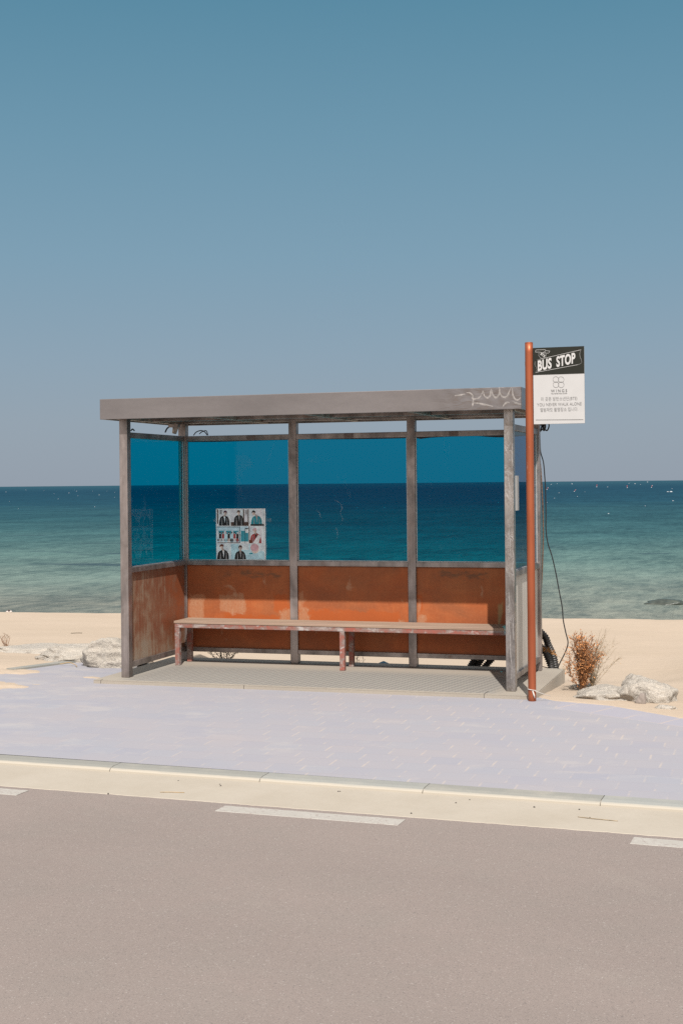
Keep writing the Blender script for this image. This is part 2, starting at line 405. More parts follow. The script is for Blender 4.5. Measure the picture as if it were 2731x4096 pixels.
def marking():
    n = N('worn_road_paint'); p = n.pos(); f = n.noise(p, 60, 5, .75); g = n.noise(p, 7, 4, .6)
    col = n.ramp(g, [(.3, (0.303, 0.283, 0.254)), (.7, (0.353, 0.332, 0.303))])
    col = n.mix(n.mask(n.math('ADD', f, n.math('MULTIPLY', g, .25)), .66, .76), col, (.25, .215, .195, 1))
    return n.fin(col, .8, 0, n.bump(f, .3, .003), .2)
MAT['marking'] = marking()

def slab_mat():
    n = N('patterned_platform_concrete'); p = n.pos(); X = n.xyz(p)
    # stamped rhombus tread
    a = n.math('MULTIPLY', n.math('ADD', X[0], n.math('MULTIPLY', X[1], .55)), 2 * math.pi / .085); b = n.math('MULTIPLY', n.math('SUBTRACT', X[0], n.math('MULTIPLY', X[1], 2.0)), 2 * math.pi / .20)
    pat = n.math('MULTIPLY', n.math('SINE', a), n.math('SINE', b))
    pm = n.mask(pat, -.25, .25)
    inn = n.math('MULTIPLY', n.mask(X[0], -.02, .16), n.math('MULTIPLY', n.mask(X[0], 3.34, 3.22), n.math('MULTIPLY', n.mask(X[1], .96, .74), n.mask(X[1], -.155, -.13))))
    f = n.noise(p, 90, 4, .75); g = n.noise(n.scaled(p, 1.3, 2.2, 1), 1, 5, .6)
    base = n.mix(n.mask(g, .35, .7), (.305, .268, .225, 1), (.335, .295, .245, 1))
    inner = n.mix(pm, (0.181, 0.172, 0.166, 1), (0.281, 0.265, 0.239, 1))
    col = n.mix(n.math('MULTIPLY', inn, .8), base, inner)
    col = n.mix(n.math('MULTIPLY', n.mask(n.noise(n.scaled(p, 3, 5, 3), 1, 6, .7), .6, .75), .4), col, (.42, .375, .31, 1))
    col = n.mix(n.mask(f, .4, .8), n.mix(1., col, (.84, .84, .84, 1), 'MULTIPLY'), col)
    h = n.math('ADD', n.math('MULTIPLY', n.math('MULTIPLY', pm, inn), 1.), n.math('MULTIPLY', f, .2))
    return n.fin(col, .85, 0, n.bump(h, .5, .006), .2)
MAT['slab'] = slab_mat()

def granite():
    n = N('pale_granite'); p = n.pos()
    v = n.voro(p, 130, out='Color'); s = n.xyz(v)[0]; f = n.noise(p, 45, 6, .8); g = n.noise(p, 5, 4, .6)
    col = n.ramp(g, [(.3, (.405, .37, .325)), (.7, (.49, .438, .375))])
    col = n.mix(n.mask(f, .35, .7), n.mix(1., col, (.74, .73, .72, 1), 'MULTIPLY'), col)
    col = n.mix(n.math('MULTIPLY', n.mask(s, .90, .93), .4), col, (.14, .13, .125, 1))
    col = n.mix(n.math('MULTIPLY', n.mask(s, .12, .08), .5), col, (.5, .47, .43, 1))
    return n.fin(col, .9, 0, n.bump(n.math('ADD', f, n.math('MULTIPLY', n.noise(p, 16, 5, .7), 2.)), .7, .025), .2)
MAT['granite'] = granite()
MAT['broken'] = concrete('broken_rock_face', (.20, .17, .15, 1), (.26, .22, .195, 1), .5, 50)

# ---- sea
def sea():
    n = N('sea_water'); n.t.nodes.remove(n.b); p = n.pos(); X = n.xyz(p)
    d = n.math('LOGARITHM', n.math('MAXIMUM', X[1], 5.), 10.)          # distance offshore = depth of water
    w = n.noise(n.scaled(p, .030, .04, 1), 1, 6, .62)
    d2 = n.math('ADD', d, n.math('MULTIPLY', n.math('SUBTRACT', w, .5), .38))
    k = n.mask(d2, 1.2, 3.4)
    st = ((1.34, (.172, .180, .154)), (1.50, (.122, .165, .148)), (1.66, (.080, .138, .130)), (1.85, (.040, .096, .102)), (2.05, (.020, .066, .080)), (2.35, (.009, .044, .068)), (2.8, (.0065, .036, .061)), (3.4, (.014, .052, .076)))
    col = n.ramp(k, [((q - 1.2) / 2.2, c) for q, c in st])
    # ripples and chop over many scales
    r1 = n.noise(n.scaled(p, 2.6, .85, 1), 1, 8, .70, .3)
    r2 = n.noise(n.scaled(p, .30, .075, 1, (5, 2, 0)), 1, 10, .74, .3)
    r3 = n.noise(n.scaled(p, .09, .20, 1, (1, 7, 0)), 1, 6, .6, .3)
    rr = n.math('ADD', n.math('MULTIPLY', r1, .46), n.math('ADD', n.math('MULTIPLY', r2, .34), n.math('MULTIPLY', r3, .20)))
    col = n.mix(n.mask(rr, .41, .59), n.mix(1., col, (.55, .62, .66, 1), 'MULTIPLY'), n.mix(1., col, (1.38, 1.33, 1.28, 1), 'MULTIPLY'))
    # weed beds under the shallow water
    wd = n.noise(n.scaled(p, .16, .34, 1, (2.6, 0, 0)), 1, 7, .66, .4)
    wz = n.math('MULTIPLY', n.mask(d, 1.50, 1.58), n.mask(d, 1.95, 1.8))
    col = n.mix(n.math('MULTIPLY', n.math('MULTIPLY', n.mask(wd, .58, .66), wz), .65), col, (.022, .042, .060, 1))
    h = n.math('ADD', n.noise(n.scaled(p, .6, 1.2, 1), 1, 7, .66, .3), n.math('MULTIPLY', r2, 1.5))
    nb = n.bump(h, .9, .30)
    di = n.node('ShaderNodeBsdfDiffuse', Color=col, Normal=nb); gl = n.node('ShaderNodeBsdfGlossy', Roughness=.25, Normal=nb, Color=(.9, .95, 1, 1))
    m = n.node('ShaderNodeMixShader'); n.set(m.inputs[0], .07); n.set(m.inputs[1], di.outputs[0]); n.set(m.inputs[2], gl.outputs[0])
    n.t.links.new(m.outputs[0], n.out.inputs[0]); return n.m
MAT['sea'] = sea()
MAT['foam'] = plain('sea_foam', (.36, .38, .39), .8)

# ---- bits
MAT['white'] = plain('white_sign_sheet', (.390, .383, .378), .35, 0, .03, 8, .5)
MAT['black'] = plain('charcoal_sign_sheet', (.013, .0135, .010), .55, 0, .08, 8, .2)
MAT['letter_white'] = plain('white_vinyl', (0.414, 0.405, 0.396), .5, 0, .03)
MAT['letter_grey'] = plain('grey_print', (.16, .155, .155), .6, 0, .05)
MAT['letter_dark'] = plain('dark_print', (.07, .068, .068), .6, 0, .05)
MAT['rubber'] = plain('black_rubber', (.012, .012, .014), .5, 0, .2, 60)
MAT['hose'] = plain('ribbed_black_plastic', (.022, .019, .017), .5, 0, .3, 25, .5)
MAT['conduit'] = plain('rusty_ribbed_conduit', (.10, .058, .036), .6, .2, .5, 30)
MAT['string'] = plain('white_string', (.44, .41, .38), .8)
MAT['leaf'] = plain('dry_orange_leaf', (.42, .19, .075), .7, 0, .6, 35, .2)
MAT['twig'] = plain('dry_twig', (.17, .085, .045), .8, 0, .3, 40, .1)
MAT['grey_twig'] = plain('pale_dry_twig', (.26, .205, .14), .8, 0, .3, 40, .1)
MAT['dark_twig'] = plain('dark_dead_twig', (.05, .038, .022), .8, 0, .3, 40, .1)
MAT['straw'] = plain('straw_stalk', (.36, .25, .13), .8, 0, .3, 40, .1)
MAT['tarp'] = plain('faded_blue_tarp', (.055, .125, .18), .7, 0, .35, 14, .2)
MAT['pebble'] = plain('dark_pebble', (.07, .06, .055), .8, 0, .3, 60)
MAT['litter_white'] = plain('pale_litter', (.42, .37, .34), .7, 0, .3, 50)
MAT['litter_dark'] = plain('dark_litter', (.05, .035, .03), .7, 0, .4, 50)
MAT['wet_rock'] = plain('dark_wet_rock', (.045, .052, .042), .35, 0, .4, 6, .5)
MAT['buoy_red'] = plain('red_buoy_paint', (.34, .055, .05), .5)
MAT['buoy_white'] = plain('white_buoy_float', (.5, .5, .5), .5)
MAT['lamp'] = plain('off_white_lamp', (.40, .36, .32), .5)
MAT['seal'] = plain('black_rubber_seal', (.010, .012, .014), .5)

# ------------------------------------------------------------------ setting
RA = -2.6                                           # the road's angle to the shelter
road_frame = Matrix.Translation((2.75, -3.045, 0)) @ Matrix.Rotation(R(RA), 4, 'Z')   # local x along the kerb, y=0 its back edge

def in_road(o): o.matrix_world = road_frame; return o

m = MB(); m.poly([(-300, -9.5, -.11), (300, -9.5, -.11), (300, -.60, -.11), (-300, -.60, -.11)])
road = in_road(m.build('road', MAT['asphalt'])); tag(road, kind='structure')

m = MB(); xs = [-300, -60, -20] + [-8 + i * .022 for i in range(730)] + [20, 60, 300]
up, dn, sk = [], [], []
for x in xs:
    j = .006 * mn.noise(Vector((x * 9, 0, 0))) + .008 * mn.noise(Vector((x * 31, 3, 0)))
    up.append(m.bm.verts.new((x, -.13, -.107))); dn.append(m.bm.verts.new((x, -.686 + j, -.1075))); sk.append(m.bm.verts.new((x, -.690 + j, -.1105)))
for i in range(len(xs) - 1): m.bm.faces.new((dn[i], dn[i + 1], up[i + 1], up[i])); m.bm.faces.new((sk[i], sk[i + 1], dn[i + 1], dn[i]))
tag(in_road(m.build('gutter', MAT['gutter'])), kind='structure')

m = MB()
prof = [(0, -.079), (-.09, -.080), (-.128, -.086), (-.146, -.098), (-.150, -.125), (.0, -.2)]
for i in range(-60, 61):
    x0, x1 = i * 1.0 - .27 + .0025, i * 1.0 + .73 - .0025
    a = [(x0, y, z) for y, z in prof]
    m.prism(a, (x1 - x0, 0, 0))
kerb = in_road(m.build('kerb', MAT['kerb'])); tag(kerb, kind='structure')
m = MB(); m.box(-60, 60, -.128, -.004, -.2, -.0868); tag(in_road(m.build('kerb_joint', MAT['gutter'])), kind='structure')

def dash(pa, pb):
    inv = road_frame.inverted(); a = inv @ Vector(pa); b = inv @ Vector(pb)
    m = MB(); ya = -.745; yb = -.872; n = 60
    t = []; d_ = []; e_ = []
    for i in range(n + 1):
        x = a.x + (b.x - a.x) * i / n; j = .004 * mn.noise(Vector((x * 25, 1, 2))); k = .004 * mn.noise(Vector((x * 25, 9, 2)))
        t.append(m.bm.verts.new((x, ya + j, -.1082))); d_.append(m.bm.verts.new((x, yb + k, -.1082))); e_.append(m.bm.verts.new((x, yb + k - .003, -.1103)))
    for i in range(n): m.bm.faces.new((d_[i], d_[i + 1], t[i + 1], t[i])); m.bm.faces.new((e_[i], e_[i + 1], d_[i + 1], d_[i]))
    tag(in_road(m.build('road_marking', MAT['marking'])), kind='structure')
dash((2.50, -3.8, 0), (3.535, -3.8, 0)); dash((.2, -3.7, 0), (1.26, -3.7, 0)); dash((4.71, -3.9, 0), (5.75, -3.95, 0)); dash((-2.1, -3.7, 0), (-1.05, -3.7, 0))

# pavement: gently falling from the platform to the kerb
def pav_z(b): return -.030 if b >= -.2 else -.030 + (b + .2) * .0172
kb = lambda x: (road_frame @ Vector((x, .003, 0)))
k0, k1 = kb(-60), kb(60)
right_edge = [(60, -4.4), (9, -3.0), (6.4, -1.75), (5.3, -1.08), (4.74, -.72), (4.19, -.32), (3.75, -.2)]
left_edge = [(-1.75, -.2), (-2.6, -.85), (-4.2, -1.6), (-8, -2.2), (-57.2, .3)]
m = MB()
front = [(k0.x, k0.y), (k1.x, k1.y)] + right_edge + left_edge
m.poly([(a, b, pav_z(b)) for a, b in front])
m.poly([(a, b, -.030) for a, b in [(-1.75, -.2), (3.75, -.2), (3.62, -.07), (-.1, -.07), (-.1, 1.12), (-1.05, 1.10), (-1.35, .45)]])
tag(m.build('pavement', MAT['pavers']), kind='structure')
m = MB(); m.prism([(-1.36, .40, -.05), (-1.25, .38, -.05), (-.96, 1.09, -.05), (-1.05, 1.14, -.05)], (0, 0, .036)); tag(m.build('pavement_edging', MAT['kerb']), kind='structure')
PAV = [(k0.x, k0.y), (k1.x, k1.y)] + right_edge + [(3.62, -.07), (-.1, -.07), (-.1, 1.12), (-1.05, 1.10), (-1.35, .45)] + left_edge

def poly_sd(x, y, P):
    """signed distance, negative inside"""
    best = 1e9; ins = False; n = len(P); j = n - 1
    for i in range(n):
        ax, ay = P[j]; bx, by = P[i]
        ex, ey = bx - ax, by - ay; wx, wy = x - ax, y - ay
        t = max(0, min(1, (wx * ex + wy * ey) / (ex * ex + ey * ey)))
        best = min(best, (wx - ex * t) ** 2 + (wy - ey * t) ** 2)
        if (ay > y) != (by > y) and x < (bx - ax) * (y - ay) / (by - ay) + ax: ins = not ins
        j = i
    d = math.sqrt(best); return -d if ins else d

def sm(x): x = max(0, min(1, x)); return x * x * (3 - 2 * x)
def fbm(x, y, o=4, s=0):
    v = 0; a = 1; t = 0
    for i in range(o): v += a * mn.noise(Vector((x, y, s + i * 7.3))); t += a; a *= .5; x *= 2.03; y *= 2.03
    return v / t
DRIFTS = [(-1.25, .30, .42, .26, .034), (-.98, -.50, .55, .30, .034), (-.36, .12, .20, .10, .026), (3.86, -.62, .26, .05, .018), (4.35, -.86, .3, .05, .014), (-1.6, -1.0, .5, .35, .03), (-.15, -1.55, .14, .06, .016), (-.5, .75, .28, .10, .014), (3.70, -.26, .1, .06, .02)]
def sand_z(a, b):
    crest = 10.05 + .089 * a
    if b < -3.0 - .045 * (a - 2.75): return -.30
    z = -.035 - .085 * sm((b + .2) / 1.7)
    z += .075 * sm((-.25 - a) / .5) * (1 - sm((b - 1.0) / 1.4))
    if b > 1.3:
        q = sm((a + 1.1) / .5) * sm((5.2 - a) / 1.2)
        z -= q * (.21 * sm((b - 1.3) / 1.9) + .09 * sm((b - 3.2) / (crest - 3.2))) + (1 - q) * .30 * sm((b - 1.5) / (crest - 1.5))
    if b > crest - .4: z -= .30 * max(0, b - crest) + .0 if b < crest + 6 else 1.8
    z += .010 * fbm(a * 1.1, b * 1.1, 4) * sm((abs(b) + .5)) + .006 * fbm(a * 4, b * 4, 3, 5)
    if b > 2: z += .02 * fbm(a * .6, b * .6, 3, 9) * sm((crest - b) / 2)
    z = max(z, -2.4)
    d = poly_sd(a, b, PAV) if -6 < a < 9 and -4 < b < 2.2 else 9
    if d < .3:
        pz = pav_z(b)
        edge = pz + .012 * fbm(a * 3, b * 3, 4, 2)
        if d > 0: z = z + (edge - z) * (1 - d / .3)
        else:
            z = edge - .06 * sm(-d / .12) - .012
            for (ca, cb, ra, rb, amp) in DRIFTS:
                q = ((a - ca) / ra) ** 2 + ((b - cb) / rb) ** 2
                if q < 6: z = max(z, pz - .022 + amp * math.exp(-q) + .024 * fbm(a * 6, b * 11, 6, 3) * math.exp(-q * .4))
    if -.15 < a < 3.58 and -.18 < b < 1.42: z = min(z, -.06)
    return z
def axis(segs):
    out = []
    for lo, hi, st in segs:
        n = max(1, int(round((hi - lo) / st))); out += [lo + (hi - lo) * i / n for i in range(n)]
    out.append(segs[-1][1]); return out
AX = axis([(-3000, -300, 900), (-300, -40, 60), (-40, -12, 4), (-12, -4, .3), (-4, -1.9, .05), (-1.9, 0.2, .022), (.2, 3.3, .06), (3.3, 4.9, .03), (4.9, 9, .2), (9, 40, 4), (40, 300, 60), (300, 3000, 900)])
BY = axis([(-3000, -300, 900), (-300, -30, 60), (-30, -4, 4), (-4, -2.2, .3), (-2.2, 1.4, .028), (1.4, 4, .07), (4, 8.4, .2), (8.4, 11, .06), (11, 20, .8)])
m = MB(); grid = [[m.bm.verts.new((a, b, sand_z(a, b))) for a in AX] for b in BY]
for j in range(len(BY) - 1):
    for i in range(len(AX) - 1): m.bm.faces.new((grid[j][i], grid[j][i + 1], grid[j + 1][i + 1], grid[j + 1][i]))
tag(m.build('beach', MAT['sand'], smooth=True), kind='structure')

m = MB(); m.poly([(-60000, 13, -1.5), (60000, 13, -1.5), (60000, 60000, -1.5), (-60000, 60000, -1.5)])
tag(m.build('sea', MAT['sea']), kind='structure')

# whitecaps: low foam mounds riding far chop
m = MB()
def sea_pt(px, py):
    u, v = px - CX, py - HY
    cr, sr = math.cos(ROLL), math.sin(ROLL); U, W = u * cr - v * sr, u * sr + v * cr
    c, s = math.cos(YAW), math.sin(YAW); X = U / F
    d = Vector((c * X - s, s * X + c, -W / F)); t = (-1.5 - CAM.z) / d.z
    return CAM + d * t, t
caps = []
for x, y in ((75, 370), (680, 392), (865, 383), (1160, 360), (975, 418), (960, 360), (935, 345), (730, 457), (230, 582), (1187, 557), (120, 487), (1437, 437), (325, 345), (1245, 408), (550, 355), (1440, 372)):
    caps.append((x / 3.136, 1850 + y / 3.136, random.uniform(3, 8)))
for x, y, s in ((1405, 317, 14), (1440, 318, 15), (1460, 415, 9), (510, 317, 5), (180, 385, 6), (428, 368, 6), (230, 328, 6), (145, 236, 7), (370, 232, 8), (1050, 230, 7), (1185, 208, 8), (1110, 238, 5), (765, 553, 9), (755, 265, 7), (210, 230, 5), (1160, 470, 5), (1450, 283, 5), (985, 225, 6)):
    caps.append((2150 + x / 2.7, 1850 + y / 2.7, s))
for i in range(34): caps.append((random.uniform(420, 2200), 1943 + 6 + random.random() ** 2 * 90, random.uniform(2, 4)))
for px, py, w in caps:
    hz = HY - (px - CX) * math.tan(ROLL)
    if py < hz + 6: py = hz + 6
    P, t = sea_pt(px, py); hw = w * t / F * .42; hh = max(.05, hw * random.uniform(.35, .6))
    b = bmesh.new(); bmesh.ops.create_icosphere(b, subdivisions=2, radius=1)
    for v in b.verts:
        q = 1 + .35 * mn.noise(v.co * 2 + Vector((px, py, 0))); v.co = Vector((v.co.x * hw * q, v.co.y * hw * .6, v.co.z * hh * q * (1 - .5 * abs(v.co.x))))
    m.merge(b, Matrix.Translation(P))
tag(m.build('whitecaps', MAT['foam'], smooth=True), kind='stuff')

# ------------------------------------------------------------------ platform
D, L, w, HT, HF = 1.308, 3.414, .074, 2.216, 2.390
m = MB()
pts = [(-.165, -.191)] + [(3.585, -.191)]
nr = 44
for i in range(nr + 1):
    b = -.191 + (1.43 + .191) * i / nr
    pts.append((3.585 + (.010 if i % 2 else 0), b + .0005))
pts += [(3.585, 1.432), (-.165, 1.432)]
m.prism([(a, b, -.22) for a, b in pts], (0, 0, .215)); 
slab = m.build('concrete_platform', MAT['slab'])
tag(slab, 'low rectangular concrete platform with stamped diamond pattern under the bus shelter', 'platform')
m = MB(); m.box(-.167, 3.587, -.192, 1.433, -.004, -.0006, .0); top = m.build('top_slab', MAT['slab'], slab)
for x, y1, z1 in ((-.1, -.15, .0012), (1.2, -.17, .0006), (3.2, -.02, .001)): MB().box(x, x + .004, -.1925, y1, -.03, z1).build('joint', MAT['pebble'], slab)

# ------------------------------------------------------------------ shelter
S = empty('bus_shelter')
tag(S, 'open steel bus shelter with flat roof, blue tinted glass and rust orange lower panels', 'bus shelter')
M1, M2 = 1.1023, 2.225
B0 = D - w
def post(x, y, z1, mat='post'):
    return MB().box(x, x + w, y, y + w, 0, z1, .004).build('post', MAT[mat], S)
post(0, 0, HT + .03); wavy = post(L - w, 0, HT + .03, 'post_wavy')
for x in (0, M1, M2, L - w): post(x, B0, HT + .03)
bays = [(w, M1), (M1 + w, M2), (M2 + w, L - w)]
zs0, zs1, zr0, zr1, zb0, zb1 = .895, .941, 2.060, 2.109, .081, .123
yc = B0 + w / 2
for i, (x0, x1) in enumerate(bays):
    e = .0015
    tr = MB().box(x0 - e, x1 + e, B0 + .003, B0 + .062, zr0, zr1, .003).build('top_rail', MAT['rail'], S)
    px = (.86, .915, .42)[i]
    if i == 0: px = .72
    if i == 2: px = .42
    xx = x0 + (x1 - x0) * (.60 if i == 0 else .44 if i == 1 else .30)
    MB().box(xx, xx + .085, B0 + .0005, B0 + .0035, zr0 + .003, zr1 - .003).build('painted_reflection', plain('dark_reflection_tone', (.17, .125, .11), .5, .4), tr)  # dark patch standing in for a reflection on the rail
    MB().box(x0 - e, x1 + e, B0 + .004, B0 + .066, zs0, zs1, .003).build('sill_rail', MAT['rail'], S)
    MB().box(x0 - e, x1 + e, B0 + .010, B0 + .062, zb0, zb1, .003).build('bottom_rail', MAT['rail'], S)
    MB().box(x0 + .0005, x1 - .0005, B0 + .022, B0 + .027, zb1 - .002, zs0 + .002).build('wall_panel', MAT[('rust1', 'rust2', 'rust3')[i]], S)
    g = MB().box(x0 + .001, x1 - .001, B0 + .034, B0 + .042, zs1 - .003, zr0 + .003).build('glass_pane', MAT['glass'], S)
    bd = MB()
    for a, b_ in ((x0, x0 + .010), (x1 - .010, x1)): bd.box(a, b_, B0 + .020, B0 + .033, zs1, zr0)
    bd.box(x0 + .010, x1 - .010, B0 + .020, B0 + .033, zs1 + .0005, zs1 + .007)
    bd.build('glazing_bead', plain('bright_aluminium_bead', (.42, .40, .39), .4, .6), g)
    if i == 1:
        for path, w0 in (([(860, 785), (900, 812), (918, 850), (904, 885), (921, 930), (908, 982)], .016), ([(712, 862), (738, 888), (752, 930)], .013), ([(868, 1000), (880, 1040), (876, 1090)], .012)):
            c = spline([on_b(900 + x / 1.96, 1600 + y / 1.96, B0 + .0335) for x, y in path], 8); m = MB(); lo = []; hi = []
            for k_, p_ in enumerate(c):
                ww = w0 * .5 * (.3 + .7 * math.sin(math.pi * (k_ + .4) / len(c)) + .5 * mn.noise(p_ * 30)); lo.append(p_ + Vector((-ww, 0, 0))); hi.append(p_ + Vector((ww, 0, .004)))
            a_ = [m.bm.verts.new(v) for v in lo]; b_ = [m.bm.verts.new(v) for v in hi]
            for k_ in range(len(c) - 1): m.bm.faces.new((a_[k_], a_[k_ + 1], b_[k_ + 1], b_[k_]))
            m.build('smear', MAT['smear'], g)
    # rubber seal sagging out under the top rail
    n = 26; sag = []
    for k in range(n + 1):
        t = k / n
        s_ = (.006 + .003 * math.sin(t * 5)) if i == 0 else (.003 + .010 * sm(t * 1.3) * (1 - .4 * t) if i == 1 else .010 * (1 - sm(t * 3)) + .002 + .016 * max(0, math.sin((t - .55) / .45 * math.pi)) if t > 0 else .01)
        sag.append((x0 + .011 + (x1 - x0 - .022) * t, s_))
    m = MB(); m.prism([(a, B0 + .016, zr0 - .0005) for a, s_ in sag] + [(a, B0 + .016, zr0 - s_) for a, s_ in sag[::-1]], (0, .004, 0))
    m.build('rubber_seal', MAT['seal'], g)
for side, x0 in (('left', 0), ('right', L - w)):
    y0, y1 = w - .0015, B0 + .0015
    f = 1 if side == 'left' else -1
    MB().box(x0 + .008, x0 + w - .008, y0, y1, zr0, zr1, .003).build('top_rail', MAT['rail'], S)
    MB().box(x0 + .003, x0 + w - .003, y0, y1, zs0, zs1, .003).build('sill_rail', MAT['rail'], S)
    MB().box(x0 + .006, x0 + w - .006, y0, y1, zb0, zb1 + .006, .003).build('bottom_rail', MAT['rail'], S)
    ym0, ym1 = w + .0005, B0 - .0005
    xa, xb = (x0 + .022, x0 + .050)
    p = MB(); p.box(xa, xb, ym0, ym1, zb1 + .003, zs0 + .002)
    for fc in p.bm.faces:
        fc.normal_update(); fc.material_index = 1 if fc.normal.x * (1 if side == 'right' else -1) > .5 else 0
    p = p.build('wall_panel', [MAT['rust_side' if side == 'left' else 'rust3'], MAT['outer']], S)
    p['label'] = 'side panel with worn rust streaks over bare metal' if side == 'left' else 'side panel with pale grey outer face'
    g = MB().box(x0 + .033, x0 + .041, ym0, ym1, zs1 - .003, zr0 + .003).build('glass_pane', MAT['glass'], S)
    bd = MB()
    for fx in (x0 + .020, x0 + .042):
        for a, b_ in ((ym0, ym0 + .010), (ym1 - .010, ym1)): bd.box(fx, fx + .012, a, b_, zs1, zr0)
        bd.box(fx, fx + .012, ym0 + .010, ym1 - .010, zs1 + .0005, zs1 + .007)
    bd.build('glazing_bead', bpy.data.materials['bright_aluminium_bead'], g)

# roof
roof = MB().box(-.122, 3.497, -.101, 1.445, HF - .014, HF - .004).build('roof', MAT['rail'], S)
fa0, fa1, fb0, fb1 = -.127, 3.502, -.106, 1.450
MB().box(fa0, fa1, fb0, fb0 + .018, HT, HF, .003).build('fascia', MAT['fascia'], roof)
MB().box(fa0, fa1, fb1 - .018, fb1, HT, HF, .003).build('fascia', MAT['rail'], roof)
for x in (fa0 + .0005, fa1 - .0185): MB().box(x, x + .018, fb0 + .0185, fb1 - .0185, HT + .001, HF - .001, .002).build('fascia', MAT['fascia'], roof)
# wavy highlights laid on as pale strips, fascia's right end and right front post
MAT['highlight'] = plain('highlight_steel', (.31, .288, .275), .38, .6, .35, 45)
def highlight_strip(parent, px, ox, oy, k, b, w0):
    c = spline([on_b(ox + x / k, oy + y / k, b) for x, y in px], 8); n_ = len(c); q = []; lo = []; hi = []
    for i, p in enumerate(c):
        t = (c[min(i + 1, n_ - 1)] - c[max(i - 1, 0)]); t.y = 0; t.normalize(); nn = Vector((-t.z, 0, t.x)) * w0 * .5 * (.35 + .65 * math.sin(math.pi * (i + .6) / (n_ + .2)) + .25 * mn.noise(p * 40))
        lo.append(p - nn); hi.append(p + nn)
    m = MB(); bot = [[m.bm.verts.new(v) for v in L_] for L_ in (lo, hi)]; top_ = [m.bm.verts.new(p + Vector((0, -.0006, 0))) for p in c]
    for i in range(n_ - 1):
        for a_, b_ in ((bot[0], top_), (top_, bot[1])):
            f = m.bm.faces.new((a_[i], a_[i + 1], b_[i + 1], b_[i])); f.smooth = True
    return m.build('painted_highlight', MAT['highlight'], parent)
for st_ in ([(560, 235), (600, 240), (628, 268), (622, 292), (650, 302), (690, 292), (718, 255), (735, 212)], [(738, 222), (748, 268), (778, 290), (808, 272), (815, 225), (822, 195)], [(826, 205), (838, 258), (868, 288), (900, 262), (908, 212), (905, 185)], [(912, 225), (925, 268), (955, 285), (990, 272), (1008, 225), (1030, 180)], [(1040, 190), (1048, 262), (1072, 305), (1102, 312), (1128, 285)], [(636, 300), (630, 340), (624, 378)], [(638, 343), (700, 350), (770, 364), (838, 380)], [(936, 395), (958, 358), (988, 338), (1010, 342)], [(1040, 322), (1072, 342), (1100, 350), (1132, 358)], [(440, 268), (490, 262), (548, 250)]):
    highlight_strip(roof, st_, 1650, 1480, 2.613, fb0 - .0002, .014)
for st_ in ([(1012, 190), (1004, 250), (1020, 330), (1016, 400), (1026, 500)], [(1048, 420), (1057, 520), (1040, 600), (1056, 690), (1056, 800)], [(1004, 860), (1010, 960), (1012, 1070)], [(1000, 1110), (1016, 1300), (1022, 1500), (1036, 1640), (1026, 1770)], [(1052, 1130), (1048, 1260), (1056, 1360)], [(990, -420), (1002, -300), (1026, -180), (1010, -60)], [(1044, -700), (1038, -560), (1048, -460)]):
    highlight_strip(wavy, st_, 1650, 2040, 2.613, -.0002, .0085)
for y, z0, z1 in ((.012, HT + .012, HT + .07), (.62, HT + .006, HT + .06), (1.235, HT + .012, HT + .07)):
    MB().box(fa0 + .02, fa1 - .02, y, y + .05, z0, z1, .002).build('roof_beam', MAT['rail'], roof)
for x in (-.02, .80, 1.68, 2.56, 3.36):
    MB().box(x, x + .04, fb0 + .02, fb1 - .02, HT + .0025, HT + .05, .002).build('joist', metal_mat('joist_steel', (.40, .35, .31), .5, .4, 0, (60, 2, 60), 1.) if x < 0 else bpy.data.materials['joist_steel'], roof)
# small lamp under the roof's rear left corner
lm = MB(); lm.box(.005, .10, 1.0, 1.06, HT - .030, HT + .0025, .002); lamp = lm.build('lamp_bracket', MAT['rail'], S)
MB().tube([(.062, 1.05, HT - .01), (.038, 1.06, HT - .085)], [.030, .020], 16).build('lamp_head', MAT['lamp'], lamp)

# ------------------------------------------------------------------ bench
BN = empty('bench', (.113, .843, 0))
tag(BN, 'long wooden slat bench with chipped red painted frame inside the shelter', 'bench')
bl = 3.325 - .113; bd_ = .335
for k in range(3):
    y0 = k * (bd_ / 3) + .001
    MB().box(0, bl, y0, y0 + bd_ / 3 - .003, .384, .407, .003).build('seat_plank', MAT['wood'], BN)
MB().box(.006, bl - .006, .006, .050, .345, .3835, .003).build('frame_rail', MAT['chipped'], BN)
MB().box(.006, bl - .006, bd_ - .05, bd_ - .006, .345, .3835, .003).build('frame_rail', MAT['chipped'], BN)
for x in (.009, bl - .05): MB().box(x, x + .042, .0505, bd_ - .0505, .347, .383, .002).build('end_rail', MAT['chipped'], BN)
for x in (.0065, 1.585, bl - .059):
    for y in (.0065, bd_ - .0565):
        MB().box(x, x + .045, y, y + .045, 0, .3448, .003).build('leg', MAT['chipped'], BN)

